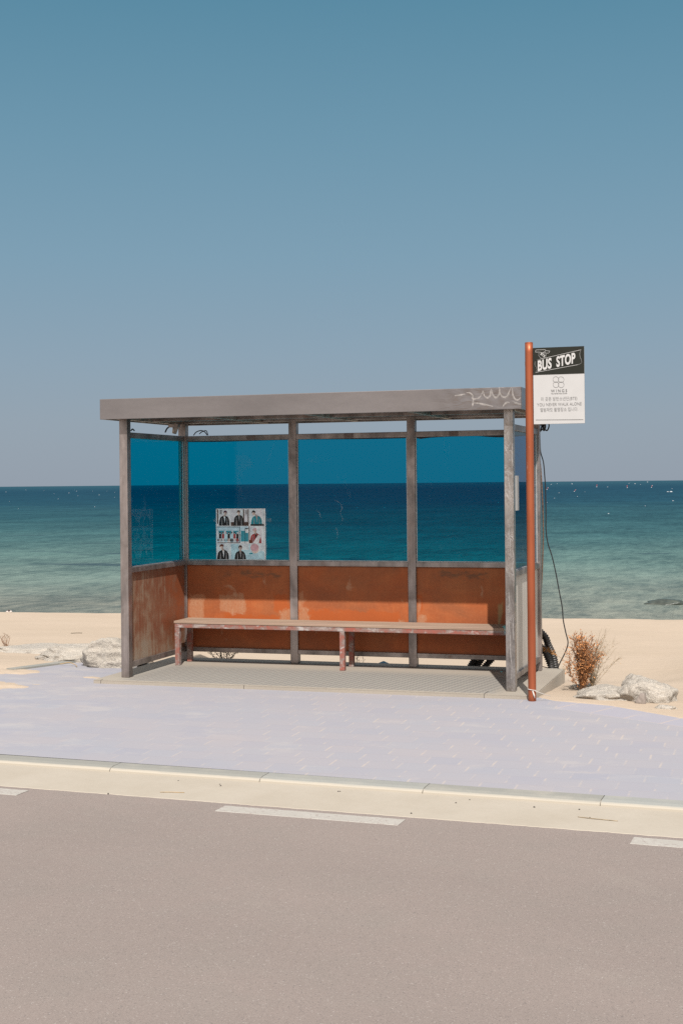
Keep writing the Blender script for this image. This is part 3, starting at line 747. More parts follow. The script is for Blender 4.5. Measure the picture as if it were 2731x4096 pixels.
# ------------------------------------------------------------------ bus stop sign
SG = empty('bus_stop_sign', (3.586, -.235, 0))
tag(SG, 'tall red brown round post carrying a black and white bus stop board', 'sign')
pr = .0305
n = 40; zz = [-.06 + (2.712 + .06) * i / n for i in range(n + 1)]
MB().tube([(0, 0, z) for z in zz], pr, 28).build('pole', MAT['pole'], SG)
MB().tube([(0, 0, 2.7125), (0, 0, 2.718)], [pr + .0005, pr - .002], 28).build('pole_cap', MAT['pole'], SG)
sw, sh = .388, .584; sx = .033; sz = 2.673
board = MB().box(sx, sx + sw, -.010, .008, sz - sh, sz, .0015).build('sign_board', MAT['white'], SG)
MB().box(sx - .0002, sx + sw + .0002, -.0115, -.0099, sz - .207, sz + .0002).build('header_band', MAT['black'], board)
YF = -.0120
def text_mesh(body, size, cx, z, width=None, shear=0, bold=0, xs=1.0, rot=0., y=YF, spacing=1.0, left=None):
    """upright lettering as a thin solid, centred on cx, baseline z; returns a bmesh in the sign's frame"""
    c = bpy.data.curves.new('t', 'FONT'); c.body = body; c.size = size; c.shear = shear; c.offset = bold; c.space_character = spacing; c.extrude = .0004; c.resolution_u = 4
    o = bpy.data.objects.new('t', c); COL.objects.link(o)
    bpy.context.view_layer.update()
    me = bpy.data.meshes.new_from_object(o.evaluated_get(bpy.context.evaluated_depsgraph_get()))
    x0 = min(v.co.x for v in me.vertices); x1 = max(v.co.x for v in me.vertices)
    k = (width / (x1 - x0)) if width else xs
    b = bmesh.new(); b.from_mesh(me)
    for v in b.verts: v.co = Vector(((v.co.x - (x0 + x1) / 2) * k, v.co.y, v.co.z))
    b.transform(Matrix.Rotation(rot, 4, 'Z'))
    b.transform(Matrix.Translation((cx, y, z)) @ Matrix.Rotation(R(90), 4, 'X'))
    bpy.data.objects.remove(o); bpy.data.curves.remove(c); bpy.data.meshes.remove(me)
    return b
def P(x, y):
    """survey coordinates of the board -> board frame (x, z)"""
    ux = (x - 360) / 995.; top = 255 - 42 * ux
    return sx + ux * sw, sz - (y - top) / 1505. * sh
def line(mb, pts, wd=.0024, closed=False, y=YF):
    q = [Vector((a, 0, b)) for a, b in pts]
    if closed: q.append(q[0])
    for i in range(len(q) - 1):
        d = (q[i + 1] - q[i]); 
        if d.length < 1e-6: continue
        d.normalize(); nn = Vector((-d.z, 0, d.x)) * wd / 2; e = d * wd * .4
        mb.prism([(q[i] - e - nn) + Vector((0, y, 0)), (q[i + 1] + e - nn) + Vector((0, y, 0)), (q[i + 1] + e + nn) + Vector((0, y, 0)), (q[i] - e + nn) + Vector((0, y, 0))], (0, .0006 + random.random() * .0003, 0))
def circ(cx, cy, r, n=28, a0=0, a1=360): return [P(cx + r * math.cos(R(a0 + (a1 - a0) * i / n)), cy + r * math.sin(R(a0 + (a1 - a0) * i / n))) for i in range(n + 1)]
def arc2(pts): return [(v.x, v.z) for v in spline([(a, 0, b) for a, b in pts], 8)]
# banner outline
m = MB()
line(m, [P(480, 478), P(1297, 285)])
line(m, arc2([P(1297, 285), P(1272, 350), P(1280, 430), P(1304, 490), P(1296, 545), P(1240, 575)]))
line(m, [P(1240, 575), P(403, 736)])
line(m, arc2([P(403, 736), P(428, 690), P(422, 640), P(396, 590), P(400, 520), P(430, 492), P(480, 478)]))
m.build('banner_outline', MAT['letter_white'], board)
# BUS STOP
ang = math.atan2(P(1180, 530)[1] - P(450, 700)[1], P(1180, 530)[0] - P(450, 700)[0])
m = MB()
for body, xc, yc_, wd in (('BUS', 600, 668, 310), ('STOP', 1015, 574, 400)):
    cx_, cz_ = P(xc, yc_)
    m.merge(text_mesh(body, .105, cx_, cz_, wd / 995 * sw, .34, .0040, rot=ang, spacing=1.06))
m.build('lettering', MAT['letter_white'], board)
# winged round emblem
m = MB()
line(m, circ(545, 385, 72, 30, -60, 205), .0022)
line(m, [P(405, 335), P(418, 292), P(606, 286), P(596, 325), P(540, 348), P(492, 335)], .0022, True)
line(m, [P(560, 352), P(606, 306), P(690, 312), P(668, 355)], .0022, True)
for body, xc, yc_ in (('B', 516, 392), ('T', 545, 412), ('S', 570, 432)):
    a, b = P(xc, yc_); m.merge(text_mesh(body, .026, a, b, .0125, .1, .0008, rot=-.45))
m.build('emblem', MAT['letter_white'], board)
m = MB()
for cx_, cy_ in ((803, 870), (905, 870), (803, 972), (905, 972)): line(m, circ(cx_, cy_, 56), .0013)
m.build('logo', MAT['letter_dark'], board)
m = MB()
a, b = P(862, 1118); m.merge(text_mesh('WINGS', .031, a, b, 312 / 995 * sw, 0, -.0002, spacing=1.5))
m.build('lettering', MAT['letter_dark'], board)
for body, size, xc, zc, wd, bo in (('YOU NEVER WALK ALONE', .012, 862, 1155, 312, 0), ('이 곳은 방탄소년단(BTS)', .034, 860, 1278, 705, -.0005), ('YOU NEVER WALK ALONE', .034, 864, 1385, 865, -.0005), ('앨범재킷 촬영장소 입니다.', .034, 860, 1490, 735, -.0005)):
    a, b = P(xc, zc); MB().merge(text_mesh(body, size, a, b, wd / 995 * sw, 0, bo)).build('lettering', MAT['letter_grey'], board)
m = MB(); line(m, [P(403, 1672), P(1325, 1648)], .0024); m.build('rule_line', MAT['letter_dark'], board)
# clamp behind the board
MB().box(-.034, .06, .0085, .012, sz - .13, sz - .10).build('clamp', MAT['rail'], SG); MB().box(-.034, .06, .0085, .012, sz - .50, sz - .47).build('clamp', MAT['rail'], SG)

# string round the pole
m = MB(); ring = []
for i in range(25): a = 2 * math.pi * i / 24; ring.append((3.586 + .0335 * math.cos(a), -.235 + .0335 * math.sin(a), .055 - .006 * math.sin(a * 1.0 + 1)))
m.tube(ring, .0032, 6); m.tube([(3.595, -.268, .052), (3.606, -.27, .02), (3.612, -.272, -.005)], [.005, .007, .003], 6)
m.tube([(3.612, -.262, .05), (3.66, -.24, .03), (3.72, -.20, .005)], .0022, 5)
tag(m.build('tied_string', MAT['string']), 'thin white string tied round the foot of the red sign post', 'string')

# ------------------------------------------------------------------ poster: nine generic photo panels
pc = {}
def pcol(name, c, rough=.5):
    pc[name] = len(pc); PM.append(plain('print_' + name, c, rough, 0, .22, 26, .3))
PM = []
for nm, c in dict(shade=(.52, .37, .31), paper=(.90, .89, .90), pale=(.76, .82, .88), sky=(.56, .74, .84), wallc=(.80, .78, .81), sea=(.05, .32, .40), dark=(.02, .017, .016), brown=(.10, .055, .04), skin=(.80, .64, .57), plum=(.09, .025, .05), red=(.40, .07, .07), teal=(.015, .26, .32), pink=(.66, .40, .43), ltblue=(.52, .76, .86), grey=(.34, .33, .33), white=(.92, .92, .92), auburn=(.15, .045, .022)).items(): pcol(nm, c)
pb = B0 + .030
px0, px1, pz0, pz1 = .366, .858, .944, 1.424
m = MB(); m.box(px0, px1, pb, pb + .003, pz0, pz1, 0, pc['paper'])
lay = [0]
def U(u, v): return (px0 + u * (px1 - px0), pz1 - v * (pz1 - pz0))
def pl(pts, c):
    lay[0] += 1; y = pb - .0002 - lay[0] * .000012
    f = m.poly([(U(u, v)[0], y, U(u, v)[1]) for u, v in pts], pc[c])
def rect(u0, v0, u1, v1, c): pl([(u0, v0), (u1, v0), (u1, v1), (u0, v1)], c)
def ell(u, v, ru, rv, c, n=18, a0=0, a1=360): pl([(u + ru * math.cos(R(a0 + (a1 - a0) * i / n)), v + rv * math.sin(R(a0 + (a1 - a0) * i / n))) for i in range(n if a1 - a0 == 360 else n + 1)], c)
def bust(u, v, s, hair, jack, shirt, top, lean=0., bottom=None, turn=.15):
    """u, v the head's centre, s the head's half height"""
    b = bottom if bottom else v + 5 * s; L_ = lean
    body = [(-.42, 1.0), (-.9, 1.35), (-1.55, 1.62), (-2.0, 2.2), (-2.3, 3.2), (-2.55, 9), (2.35, 9), (2.2, 3.1), (1.85, 2.1), (1.45, 1.55), (.85, 1.3), (.42, 1.0)]
    pl([(u + L_ + x * s, min(v + y * s, b)) for x, y in body], jack)
    pl([(u - .45 * s + L_, v + 1.1 * s), (u + .45 * s + L_, v + 1.1 * s), (u + (.18 + turn) * s + L_, v + 3.0 * s), (u + turn * s + L_, min(b, v + 4.4 * s)), (u - (.22 - turn) * s + L_, v + 2.8 * s)], shirt)
    for q in (-1.25, 1.15): pl([(u + q * s + L_, v + 2.2 * s), (u + (q + .16) * s + L_, v + 2.25 * s), (u + (q + .32) * s + L_, b), (u + (q - .1) * s + L_, b)], 'grey')
    pl([(u - .28 * s + L_ * .6, v + .5 * s), (u + .28 * s + L_ * .6, v + .5 * s), (u + .38 * s + L_, v + 1.5 * s), (u - .38 * s + L_, v + 1.5 * s)], 'shade')
    ell(u - .02 * s, v + .05 * s, s * .66, s * .92, 'skin'); ell(u + .3 * s * (1 if turn > 0 else -1), v + .2 * s, s * .3, s * .62, 'shade', 12)
    pl([(u + x * s, v + y * s) for x, y in ((-.78, .2), (-.86, -.35), (-.6, -.9), (0, -1.12), (.6, -.92), (.84, -.4), (.76, .25), (.6, -.1), (.35, -.32), (.1, -.18), (-.2, -.34), (-.5, -.12))], hair)
g = .012
rect(g, .012, .66, .335, 'wallc'); rect(g, .012, .30, .335, 'paper'); rect(.42, .012, .56, .335, 'pale'); rect(.30, .26, .66, .335, 'brown'); rect(.02, .012, .045, .30, 'brown'); rect(.55, .012, .575, .26, 'brown'); rect(.645, .012, .665, .335, 'brown'); rect(.075, .02, .12, .11, 'grey'); rect(.60, .03, .635, .11, 'grey')
bust(.19, .085, .045, 'plum', 'dark', 'pale', 1, -.02, .332); bust(.46, .075, .042, 'brown', 'dark', 'grey', 1, .005, .332)
rect(.67, .012, .975, .335, 'pale'); rect(.80, .012, .93, .20, 'wallc'); bust(.765, .085, .046, 'dark', 'teal', 'grey', 1, .06, .332); rect(.70, .30, .97, .335, 'dark')
rect(g, .345, .655, .672, 'sky'); rect(g, .43, .655, .56, 'pale'); 
for k in range(3): rect(.05 + k * .15, .43, .16 + k * .15, .50, 'sea')
rect(.012, .352, .48, .362, 'dark'); rect(.475, .345, .485, .672, 'dark'); rect(.50, .43, .655, .64, 'sea'); rect(.50, .64, .655, .672, 'white'); rect(.585, .38, .592, .672, 'dark'); rect(.592, .38, .655, .40, 'dark'); rect(.592, .40, .655, .47, 'white')
rect(.02, .60, .47, .625, 'brown'); rect(.02, .65, .47, .672, 'grey')
for k, (hc, jc, tc) in enumerate((('dark', 'dark', 'white'), ('auburn', 'red', 'white'), ('pink', 'ltblue', 'ltblue'), ('brown', 'dark', 'skin'), ('dark', 'ltblue', 'dark'), ('dark', 'red', 'white'), ('white', 'dark', 'red'))):
    u = .08 + k * .059; rect(u - .024, .49, u + .024, .60, jc); rect(u - .02, .58, u - .003, .655, tc); rect(u + .004, .58, u + .02, .655, tc); ell(u, .475, .013, .019, 'skin', 10); ell(u, .467, .015, .014, hc, 10)
rect(.665, .345, .975, .672, 'pale'); rect(.88, .345, .93, .672, 'wallc'); rect(.665, .345, .68, .672, 'brown'); bust(.785, .425, .048, 'pink', 'red', 'dark', 1, .02, .672); pl([(.86, .50), (.90, .54), (.86, .672), (.74, .672)], 'white'); rect(.665, .61, .73, .672, 'auburn')
rect(g, .682, .69, .985, 'ltblue'); rect(g, .682, .30, .985, 'pale'); rect(.46, .682, .69, .80, 'pale'); bust(.11, .745, .05, 'auburn', 'dark', 'paper', 1, .03, .985); bust(.49, .765, .048, 'brown', 'dark', 'grey', 1, 0, .985)
rect(.665, .682, .975, .985, 'ltblue'); rect(.69, .682, .975, .83, 'pale'); ell(.79, .79, .075, .085, 'skin'); ell(.78, .755, .085, .075, 'pink'); pl([(.68, .985), (.68, .86), (.80, .87), (.93, .81), (.975, .86), (.975, .985)], 'ltblue'); rect(.67, .86, .74, .885, 'teal')
for u0, u1 in ((.0, .010), (.982, 1.)): rect(u0, 0, u1, 1, 'white')
rect(0, 0, 1, .010, 'white'); rect(.975, .012, .982, .985, 'grey')
poster = m.build('poster', PM)
tag(poster, 'square poster of nine small photographs stuck inside the left rear window', 'poster')
tapem = N('clear_tape'); tapem.t.nodes.remove(tapem.b)
_a = tapem.node('ShaderNodeBsdfTransparent', Color=(.95, .97, .97, 1)); _b = tapem.node('ShaderNodeBsdfDiffuse', Color=(.35, .42, .45, 1)); _m = tapem.node('ShaderNodeMixShader')
tapem.set(_m.inputs[0], tapem.math('MULTIPLY', tapem.noise(tapem.pos(), 90, 4, .7), .22)); tapem.set(_m.inputs[1], _a.outputs[0]); tapem.set(_m.inputs[2], _b.outputs[0]); tapem.t.links.new(_m.outputs[0], tapem.out.inputs[0])
for x0, x1, z0, z1 in ((px0 - .030, px0 - .003, 1.30, 1.335), (px1 + .013, px1 + .060, 1.30, 1.335), (px1 + .0005, px1 + .012, .99, 1.40)): MB().box(x0, x1, pb + .001, pb + .0026, z0, z1).build('tape', tapem.m, poster)

m = MB(); m.box(3.3935, 3.3960, .085, .33, 1.42, 1.70)
tag(m.build('paper_notice', MAT['letter_white']), 'narrow white notice on the outside of the right end glass', 'notice')

# ------------------------------------------------------------------ cables, conduit, hoses
def pathb(pts, b): return [on_b(x, y, b) for x, y in pts]
m = MB(); m.tube(spline(pathb([(2158, 1730), (2160, 1790), (2163, 1815), (2173, 1850), (2178, 1905), (2181, 1955), (2183, 2050), (2183, 2115), (2190, 2170), (2207, 2225), (2222, 2290), (2235, 2360), (2248, 2430), (2252, 2480), (2262, 2530), (2271, 2570), (2262, 2605), (2240, 2650), (2230, 2673)], 1.47), 8), .0052, 8)
tag(m.build('hanging_cable', MAT['rubber']), 'long thin black cable hanging down behind the right rear post to the sand', 'cable')
m = MB(); m.tube(spline(pathb([(2150, 1690), (2175, 1680), (2192, 1690), (2195, 1705), (2188, 1721), (2178, 1716), (2172, 1695), (2178, 1690), (2181, 1708), (2174, 1722), (2168, 1700), (2163, 1716), (2158, 1728)], 1.42), 8), .0062, 8)
tag(m.build('coiled_cable', MAT['rubber']), 'loops of black cable coiled at the top of the right rear post', 'cable')
m = MB(); m.tube(spline(pathb([(2140, 1694), (2156, 1700), (2176, 1697), (2172, 1712), (2160, 1725)], 1.40), 8), .006, 8)
tag(m.build('cable_bundle', MAT['rubber']), 'short black cable crossing behind the red pole under the sign board', 'cable')
m = MB()
m.tube(spline([on_b(774, 1741, 1.27), on_b(785, 1728, 1.27), on_b(803, 1722, 1.28), on_b(818, 1727, 1.29), on_b(829, 1740, 1.27)], 10), .0048, 8)
m.tube(spline([on_b(797, 1736, 1.25), on_b(806, 1728, 1.26), on_b(822, 1722, 1.28), on_b(828, 1728, 1.29), on_b(831, 1740, 1.27)], 10), .0042, 8)
tag(m.build('cable_loop', MAT['rubber']), 'small black cable loop standing on the top rail above the poster', 'cable')
m = MB(); m.tube(spline([on_b(661, 1728, .95), on_b(668, 1714, 1.0), on_b(678, 1706, 1.05)], 8), .007, 8)
tag(m.build('wire_end', MAT['rubber']), 'short black wire poking up over the left top rail beside the lamp', 'wire')
m = MB(); m.tube(spline([on_b(524, 1722, .12), on_b(530, 1716, .14), on_b(537, 1722, .2)], 8), .006, 8)
tag(m.build('wire_end', MAT['rubber']), 'stub of black wire on the left top rail beside the front post', 'wire')

def ribbed(pts, r, pitch, amp, mat, seg=14):
    P_ = spline(pts, 60); out = [P_[0]]; acc = 0; rs = []; res = []
    step = pitch / 4
    cur = P_[0]; res = [cur]; i = 1; rem = step
    while i < len(P_):
        d = (P_[i] - cur).length
        if d >= rem: cur = cur.lerp(P_[i], rem / d); res.append(cur); rem = step
        else: rem -= d; cur = P_[i]; i += 1
    rs = [r + (amp if (k % 4) in (0, 1) else -amp) for k in range(len(res))]
    return MB().tube(res, rs, seg)
o = ribbed(pathb([(2158, 1840), (2162, 1880), (2167, 1960), (2171, 2050), (2172, 2150), (2169, 2250), (2165, 2340), (2160, 2420)], 1.40), .0066, .012, .0020, None).build('ribbed_conduit', MAT['conduit'])
tag(o, 'thin brown ribbed conduit running up the right rear post', 'conduit')
hz = -.16
def H(px, py, b): return on_b(px, py, b)
hl = ['thick black ribbed hose arching up to the sand, outermost at the right rear post', 'black ribbed hose bending low beside the right rear post, under the dry tuft']
o = ribbed([(2.95, 1.52, .42), (3.22, 1.53, .40), H(2172, 2540, 1.56), H(2192, 2580, 1.57), H(2212, 2625, 1.58), H(2221, 2673, 1.58), H(2222, 2705, 1.58)], .031, .020, .0035, None).build('corrugated_hose', MAT['hose']); tag(o, hl[0], 'hose', 'black ribbed hoses behind the shelter')
o = ribbed([(3.0, 1.50, .24), (3.22, 1.50, .235), H(2168, 2592, 1.50), H(2182, 2613, 1.50), H(2197, 2648, 1.50), H(2205, 2675, 1.49), H(2206, 2705, 1.48)], .029, .020, .0035, None).build('corrugated_hose', MAT['hose']); tag(o, hl[1], 'hose', 'black ribbed hoses behind the shelter')
bl_ = ['leftmost of the black ribbed hoses seen under the bottom rail behind the bench', 'middle black ribbed hose seen under the bottom rail behind the bench', 'right hand black hose slanting most under the bottom rail behind the bench']
for k, (xb, xt, bb) in enumerate(((1879, 1902, 1.56), (1906, 1930, 1.57), (1938, 1972, 1.58))):
    a = H(xb, 2668, bb); t = H(xt, 2632, bb); d = t - a
    o = ribbed([a - d * 1.6, a, t, t + d * 1.2 + Vector((.02, 0, 0)), t + d * 2.6 + Vector((.12, -.02, -.05))], .027, .020, .0035, None).build('corrugated_hose', MAT['hose']); tag(o, bl_[k], 'hose', 'black ribbed hoses behind the shelter')
m = MB(); m.tube(spline([H(2170, 2667, 1.45), H(2185, 2671, 1.5), H(2200, 2675, 1.55), H(2215, 2678, 1.55)], 6), .004, 6)
tag(m.build('loose_wire', MAT['rubber']), 'short dark wire lying behind the platform by the hose ends', 'wire')

# ------------------------------------------------------------------ rocks
def rock(name, loc, dims, seed, label, cat='rock', group=None, cuts=7, mat='granite', sub=5, rough=.3, rz=0, cut=None):
    rnd = random.Random(seed); b = bmesh.new(); bmesh.ops.create_icosphere(b, subdivisions=sub, radius=1)
    pl_ = []
    for i in range(cuts):
        v = Vector((rnd.gauss(0, 1), rnd.gauss(0, 1), rnd.gauss(0, .7))).normalized(); pl_.append((v, rnd.uniform(.62, .86)))
    off = Vector((seed * 1.7, seed * .9, seed * 2.3))
    fl = []
    for v in b.verts:
        p = v.co.copy(); nn = p.normalized()
        p = nn * (1 + rough * mn.noise(nn * 1.6 + off))
        for n_, d in pl_:
            e = p.dot(n_) - d
            if e > 0: p -= n_ * e * .92
        p += nn * (.075 * mn.noise(p * 4 + off) + .04 * mn.noise(p * 9 + off) + .024 * mn.noise(p * 22 + off) + .012 * mn.noise(p * 45 + off))
        v.co = Vector((p.x * dims[0] / 2, p.y * dims[1] / 2, p.z * dims[2] / 2))
    m = MB(); m.merge(b)
    if cut:
        n_, d = Vector(cut[0]).normalized(), cut[1]
        for v in m.bm.verts:
            e = v.co.dot(n_) - d
            if e > 0: v.co -= n_ * e * .93
        for f in m.bm.faces:
            if f.calc_center_median().dot(n_) > d - .004: f.material_index = 1
    o = m.build(name, [MAT[mat], MAT['broken']]); o.location = loc; o.rotation_euler.z = rz
    for p in o.data.polygons: p.use_smooth = True
    return tag(o, label, cat, group)
G = 'pale granite rocks along the sand edge'
rock('boulder', (-.53, .92, .03), (.62, .55, .40), 3, 'rough grey granite boulder half hidden behind the left front post', 'boulder', G, 9, rz=.2)
rock('boulder', (-1.16, 1.32, -.03), (.98, .66, .27), 11, 'low pale wedge shaped rock beside the left boulder', 'boulder', G, 9, rz=-.1)
rock('flat_stone', (-2.15, 2.55, -.13), (1.5, .75, .15), 5, 'wide flat pale stone lying in the sand at far left', 'stone', G, 5, rz=.2)
rock('boulder', (4.42, .16, -.035), (.50, .50, .38), 8, 'large pale granite boulder right of the dry bush', 'boulder', G, 8, rz=.2)
rock('flat_stone', (4.13, .20, -.045), (.62, .52, .19), 14, 'low pale stone between the dry bush and the right boulder', 'stone', G, 6, rz=.1)
rock('stone', (4.39, -.10, -.03), (.085, .09, .16), 21, 'small brown broken stone leaning on the front of the right boulder', 'stone', G, 8, 'broken', 4)
rock('stone', (4.80, -.02, -.02), (.17, .14, .12), 27, 'small pale stone at the right edge, behind the pavers', 'stone', G, 7, sub=4)
rock('stone', (4.60, -.33, -.04), (.16, .10, .08), 31, 'small speckled stone in front of the right boulder at the paver edge', 'stone', G, 7, sub=4)
rock('stone', (4.86, -.40, -.045), (.15, .10, .07), 37, 'small flat stone in sand at the right edge of the picture', 'stone', G, 7, sub=4)
o = rock('stone', (3.80, .92, -.10), (.26, .2, .10), 41, 'pale flat stone half buried behind the dry bush', 'stone', G, 6, sub=4)
P0, _t = sea_pt(2668, 2417)
rock('sea_rock', (P0.x, P0.y, -1.50), (1.15, .6, .25), 51, 'dark wet rock breaking the shallow water at far right', 'rock', None, 6, 'wet_rock', 4)
# tarp lump
m = MB(); b = bmesh.new(); bmesh.ops.create_grid(b, x_segments=40, y_segments=24, size=1)
for v in b.verts:
    r2 = v.co.x ** 2 + v.co.y ** 2; zt = .13 * math.exp(-r2 * 2.2) + .018 * fbm(v.co.x * 3, v.co.y * 3, 4, 4)
    v.co = Vector((v.co.x * .2, v.co.y * .16, zt))
m.merge(b); o = m.build('tarp', MAT['tarp'], smooth=True); o.location = (1.60, 2.6, sand_z(1.6, 2.6) + .01)
sd = o.modifiers.new('thick', 'SOLIDIFY'); sd.thickness = .004
tag(o, 'crumpled blue tarp lying on the sand behind the bench', 'tarp')

# ------------------------------------------------------------------ dry plants
def leaf(mb, p, d, ln, wd, rnd, mi=0):
    d = d.normalized(); s = d.cross(Vector((rnd.gauss(0, 1), rnd.gauss(0, 1), rnd.gauss(0, 1)))).normalized() * wd; n_ = d.cross(s).normalized() * wd * .5
    q = [p, p + d * ln * .5 + s + n_, p + d * ln, p + d * ln * .5 - s + n_]
    mb.poly([q[0], q[1], q[2]], mi); mb.poly([q[0], q[2], q[3]], mi)
def plant(name, loc, height, spread, nstem, seed, label, leafm, twigm, leaves=1.0, branch=6, thick=.004, lean=(0, 0), group=None, leafsize=.017, cat='plant'):
    rnd = random.Random(seed); st = MB(); lf = MB(); root = empty(name, loc); nleaf = 0
    for i in range(nstem):
        a = rnd.uniform(0, 2 * math.pi); rr = rnd.random() ** .6 * spread; hh = height * (1 - .45 * (rr / spread) ** 1.5) * rnd.uniform(.72, 1.02)
        tip = Vector((math.cos(a) * rr + lean[0], math.sin(a) * rr + lean[1], hh)); base = Vector((rnd.uniform(-.012, .012), rnd.uniform(-.012, .012), -.02))
        midp = base.lerp(tip, .5) + Vector((rnd.gauss(0, .02), rnd.gauss(0, .02), .02)) - Vector((tip.x, tip.y, 0)) * .14
        c = spline([base, midp, tip], 7); n_ = len(c)
        st.tube(c, [thick * (1 - .75 * k / n_) for k in range(n_)], 5)
        for k in range(2, n_):
            for q in range(branch):
                if rnd.random() > .62: continue
                p = c[k]; dirn = ((c[k] - c[k - 1]).normalized() + Vector((rnd.gauss(0, .7), rnd.gauss(0, .7), rnd.gauss(.1, .5)))).normalized(); ln = rnd.uniform(.03, .085) * (height / .5)
                e = p + dirn * ln; st.tube([p, p + dirn * ln * .5 + Vector((0, 0, .004)), e], [thick * .35, thick * .28, thick * .15], 4, False)
                for l in range(int(rnd.uniform(2, 6) * leaves)):
                    t = rnd.uniform(.2, 1.05); leaf(lf, p.lerp(e, t), dirn + Vector((rnd.gauss(0, .8), rnd.gauss(0, .8), rnd.gauss(0, .8))), leafsize * rnd.uniform(.6, 1.3), leafsize * .24, rnd); nleaf += 1
    st.build('stems', MAT[twigm], root)
    if nleaf: lf.build('leaves', MAT[leafm], root)
    else: lf.bm.free()
    tag(root, label, cat, group); return root
plant('dry_bush', (3.835, .74, -.075), .51, .165, 22, 4, 'bushy dry shrub with rust orange leaves right of the platform', 'leaf', 'twig', .8, 6, .0034, cat='bush', leafsize=.018)
plant('dry_bush', (3.90, .84, -.08), .50, .15, 24, 9, 'sparse grey leafless shrub close behind the orange bush', 'straw', 'grey_twig', .22, 4, .0018, (.085, .03), leafsize=.012, cat='bush')
plant('dead_plant', (.31, 1.62, sand_z(.31, 1.62)), .27, .17, 11, 12, 'dark dead weed seen under the left rear panel', 'dark_twig', 'dark_twig', .5, 3, .0035, leafsize=.018)
plant('dead_plant', (1.62, 1.7, sand_z(1.62, 1.7)), .25, .10, 5, 15, 'thin dark weed seen beside the middle bench legs', 'dark_twig', 'dark_twig', .3, 2, .0024, leafsize=.014)
plant('dead_plant', (-.22, .95, -.06), .12, .12, 6, 17, 'low dark weed seen under the left side panel', 'dark_twig', 'dark_twig', .6, 3, .0026, leafsize=.016)
plant('dry_tuft', (3.60, 1.40, .0), .03, .02, 2, 18, 'tiny dry tuft at the rear corner of the platform', 'straw', 'straw', .4, 1, .002, leafsize=.01)
plant('beach_grass', (-1.42, 3.1, sand_z(-1.42, 3.1)), .20, .09, 7, 22, 'thin dry stalks standing in the sand behind the left rocks', 'straw', 'straw', .15, 1, .0036, leafsize=.02)
plant('beach_grass', (-2.86, 2.9, sand_z(-2.86, 2.9)), .17, .10, 7, 25, 'brown dry stalks in the sand at the left edge of the picture', 'straw', 'twig', .15, 1, .0036, leafsize=.02)
# dry sprig caught on the hoses
m = MB(); rnd = random.Random(3); A = H(2168, 2594, 1.43); Bp = H(2218, 2618, 1.44)
c = spline([A, A.lerp(Bp, .5) + Vector((0, 0, .012)), Bp], 8); m.tube(c, .002, 5)
for p in c:
    for k in range(7): leaf(m, p + Vector((rnd.gauss(0, .006), rnd.gauss(0, .006), rnd.gauss(0, .008))), Vector((rnd.gauss(0, 1), rnd.gauss(0, .5), rnd.gauss(0, 1))), rnd.uniform(.012, .026), .004, rnd)
m.tube(spline([H(2218, 2618, 1.44), H(2240, 2630, 1.3), H(2270, 2652, 1.1)], 6), .0014, 4)
tag(m.build('dry_sprig', plain('golden_dry_leaf', (.34, .17, .06), .8, 0, .4, 30, .1)), 'golden dry sprig lying across the black hoses at the right rear post', 'twig')

# twigs and pebbles
def twig(name, pts, r, label, mat='twig', cat='twig'):
    m = MB(); m.tube(spline(pts, 6), r, 5); return tag(m.build(name, MAT[mat]), label, cat)
def rz_(x, y): return -.1025
twig('twig', [(4.39, -3.548, -.105), (4.47, -3.57, -.1035), (4.60, -3.585, -.105)], .0022, 'thin dark twig lying on the pale gutter at lower right', 'grey_twig')
twig('twig', [(2.02, -3.58, -.105), (2.08, -3.57, -.1035), (2.16, -3.555, -.105)], .0018, 'thin straw coloured twig on the gutter above the asphalt edge at left', 'straw')
twig('twig', [(-1.02, .78, -.015), (-.94, .80, .0), (-.86, .77, -.012), (-.80, .70, -.02)], .0035, 'pale bent twig on the pavers at the foot of the left boulder', 'straw')
twig('twig', [(4.02, .42, -.05), (4.08, .37, -.045), (4.12, .30, -.05)], .003, 'short thin twig on the sand in front of the dry bush', 'twig')
twig('driftwood', [(4.98, 2.3, sand_z(4.98, 2.3)), (5.01, 2.32, sand_z(5.0, 2.3) + .012), (5.05, 2.3, sand_z(5.05, 2.3))], .009, 'small dark piece of driftwood on the sand at right', 'dark_twig', 'driftwood')
twig('driftwood', [(-3.3, 5.2, sand_z(-3.3, 5.2) + .004), (-3.2, 5.22, sand_z(-3.2, 5.22) + .006), (-3.14, 5.2, sand_z(-3.14, 5.2) + .004)], .0035, 'thin dark stick on the sand at far left', 'dark_twig', 'driftwood')
pb0 = None
PG = 'dark pebbles on the gutter'
for k, (px, py) in enumerate(((868, 3130), (871, 3136), (1341, 3163), (1348, 3163), (1632, 3253), (1811, 3213), (1866, 3201), (2124, 3233), (2304, 3244), (2346, 3277), (702, 3114), (421, 3163))):
    u, v = px - CX, py - HY; d = Vector((math.cos(YAW) * u / F - math.sin(YAW), math.sin(YAW) * u / F + math.cos(YAW), -v / F)); q = CAM + d * ((-.1 - CAM.z) / d.z)
    if pb0 is None:
        b = bmesh.new(); bmesh.ops.create_icosphere(b, subdivisions=2, radius=1)
        for vv in b.verts: vv.co = Vector((vv.co.x * .0075, vv.co.y * .006, vv.co.z * .005)) * (1 + .25 * mn.noise(vv.co * 2))
        pb0 = MB().merge(b).build('pebble', MAT['pebble'], smooth=True); o = pb0
    else: o = pb0.copy(); COL.objects.link(o)
    o.location = (q.x, q.y, -.1045); o.rotation_euler.z = k * 1.3; s = .5 + .35 * ((k * 37) % 10) / 10; o.scale = (s, s, s)
    tag(o, 'tiny dark pebble lying on the cream gutter strip', 'pebble', PG)

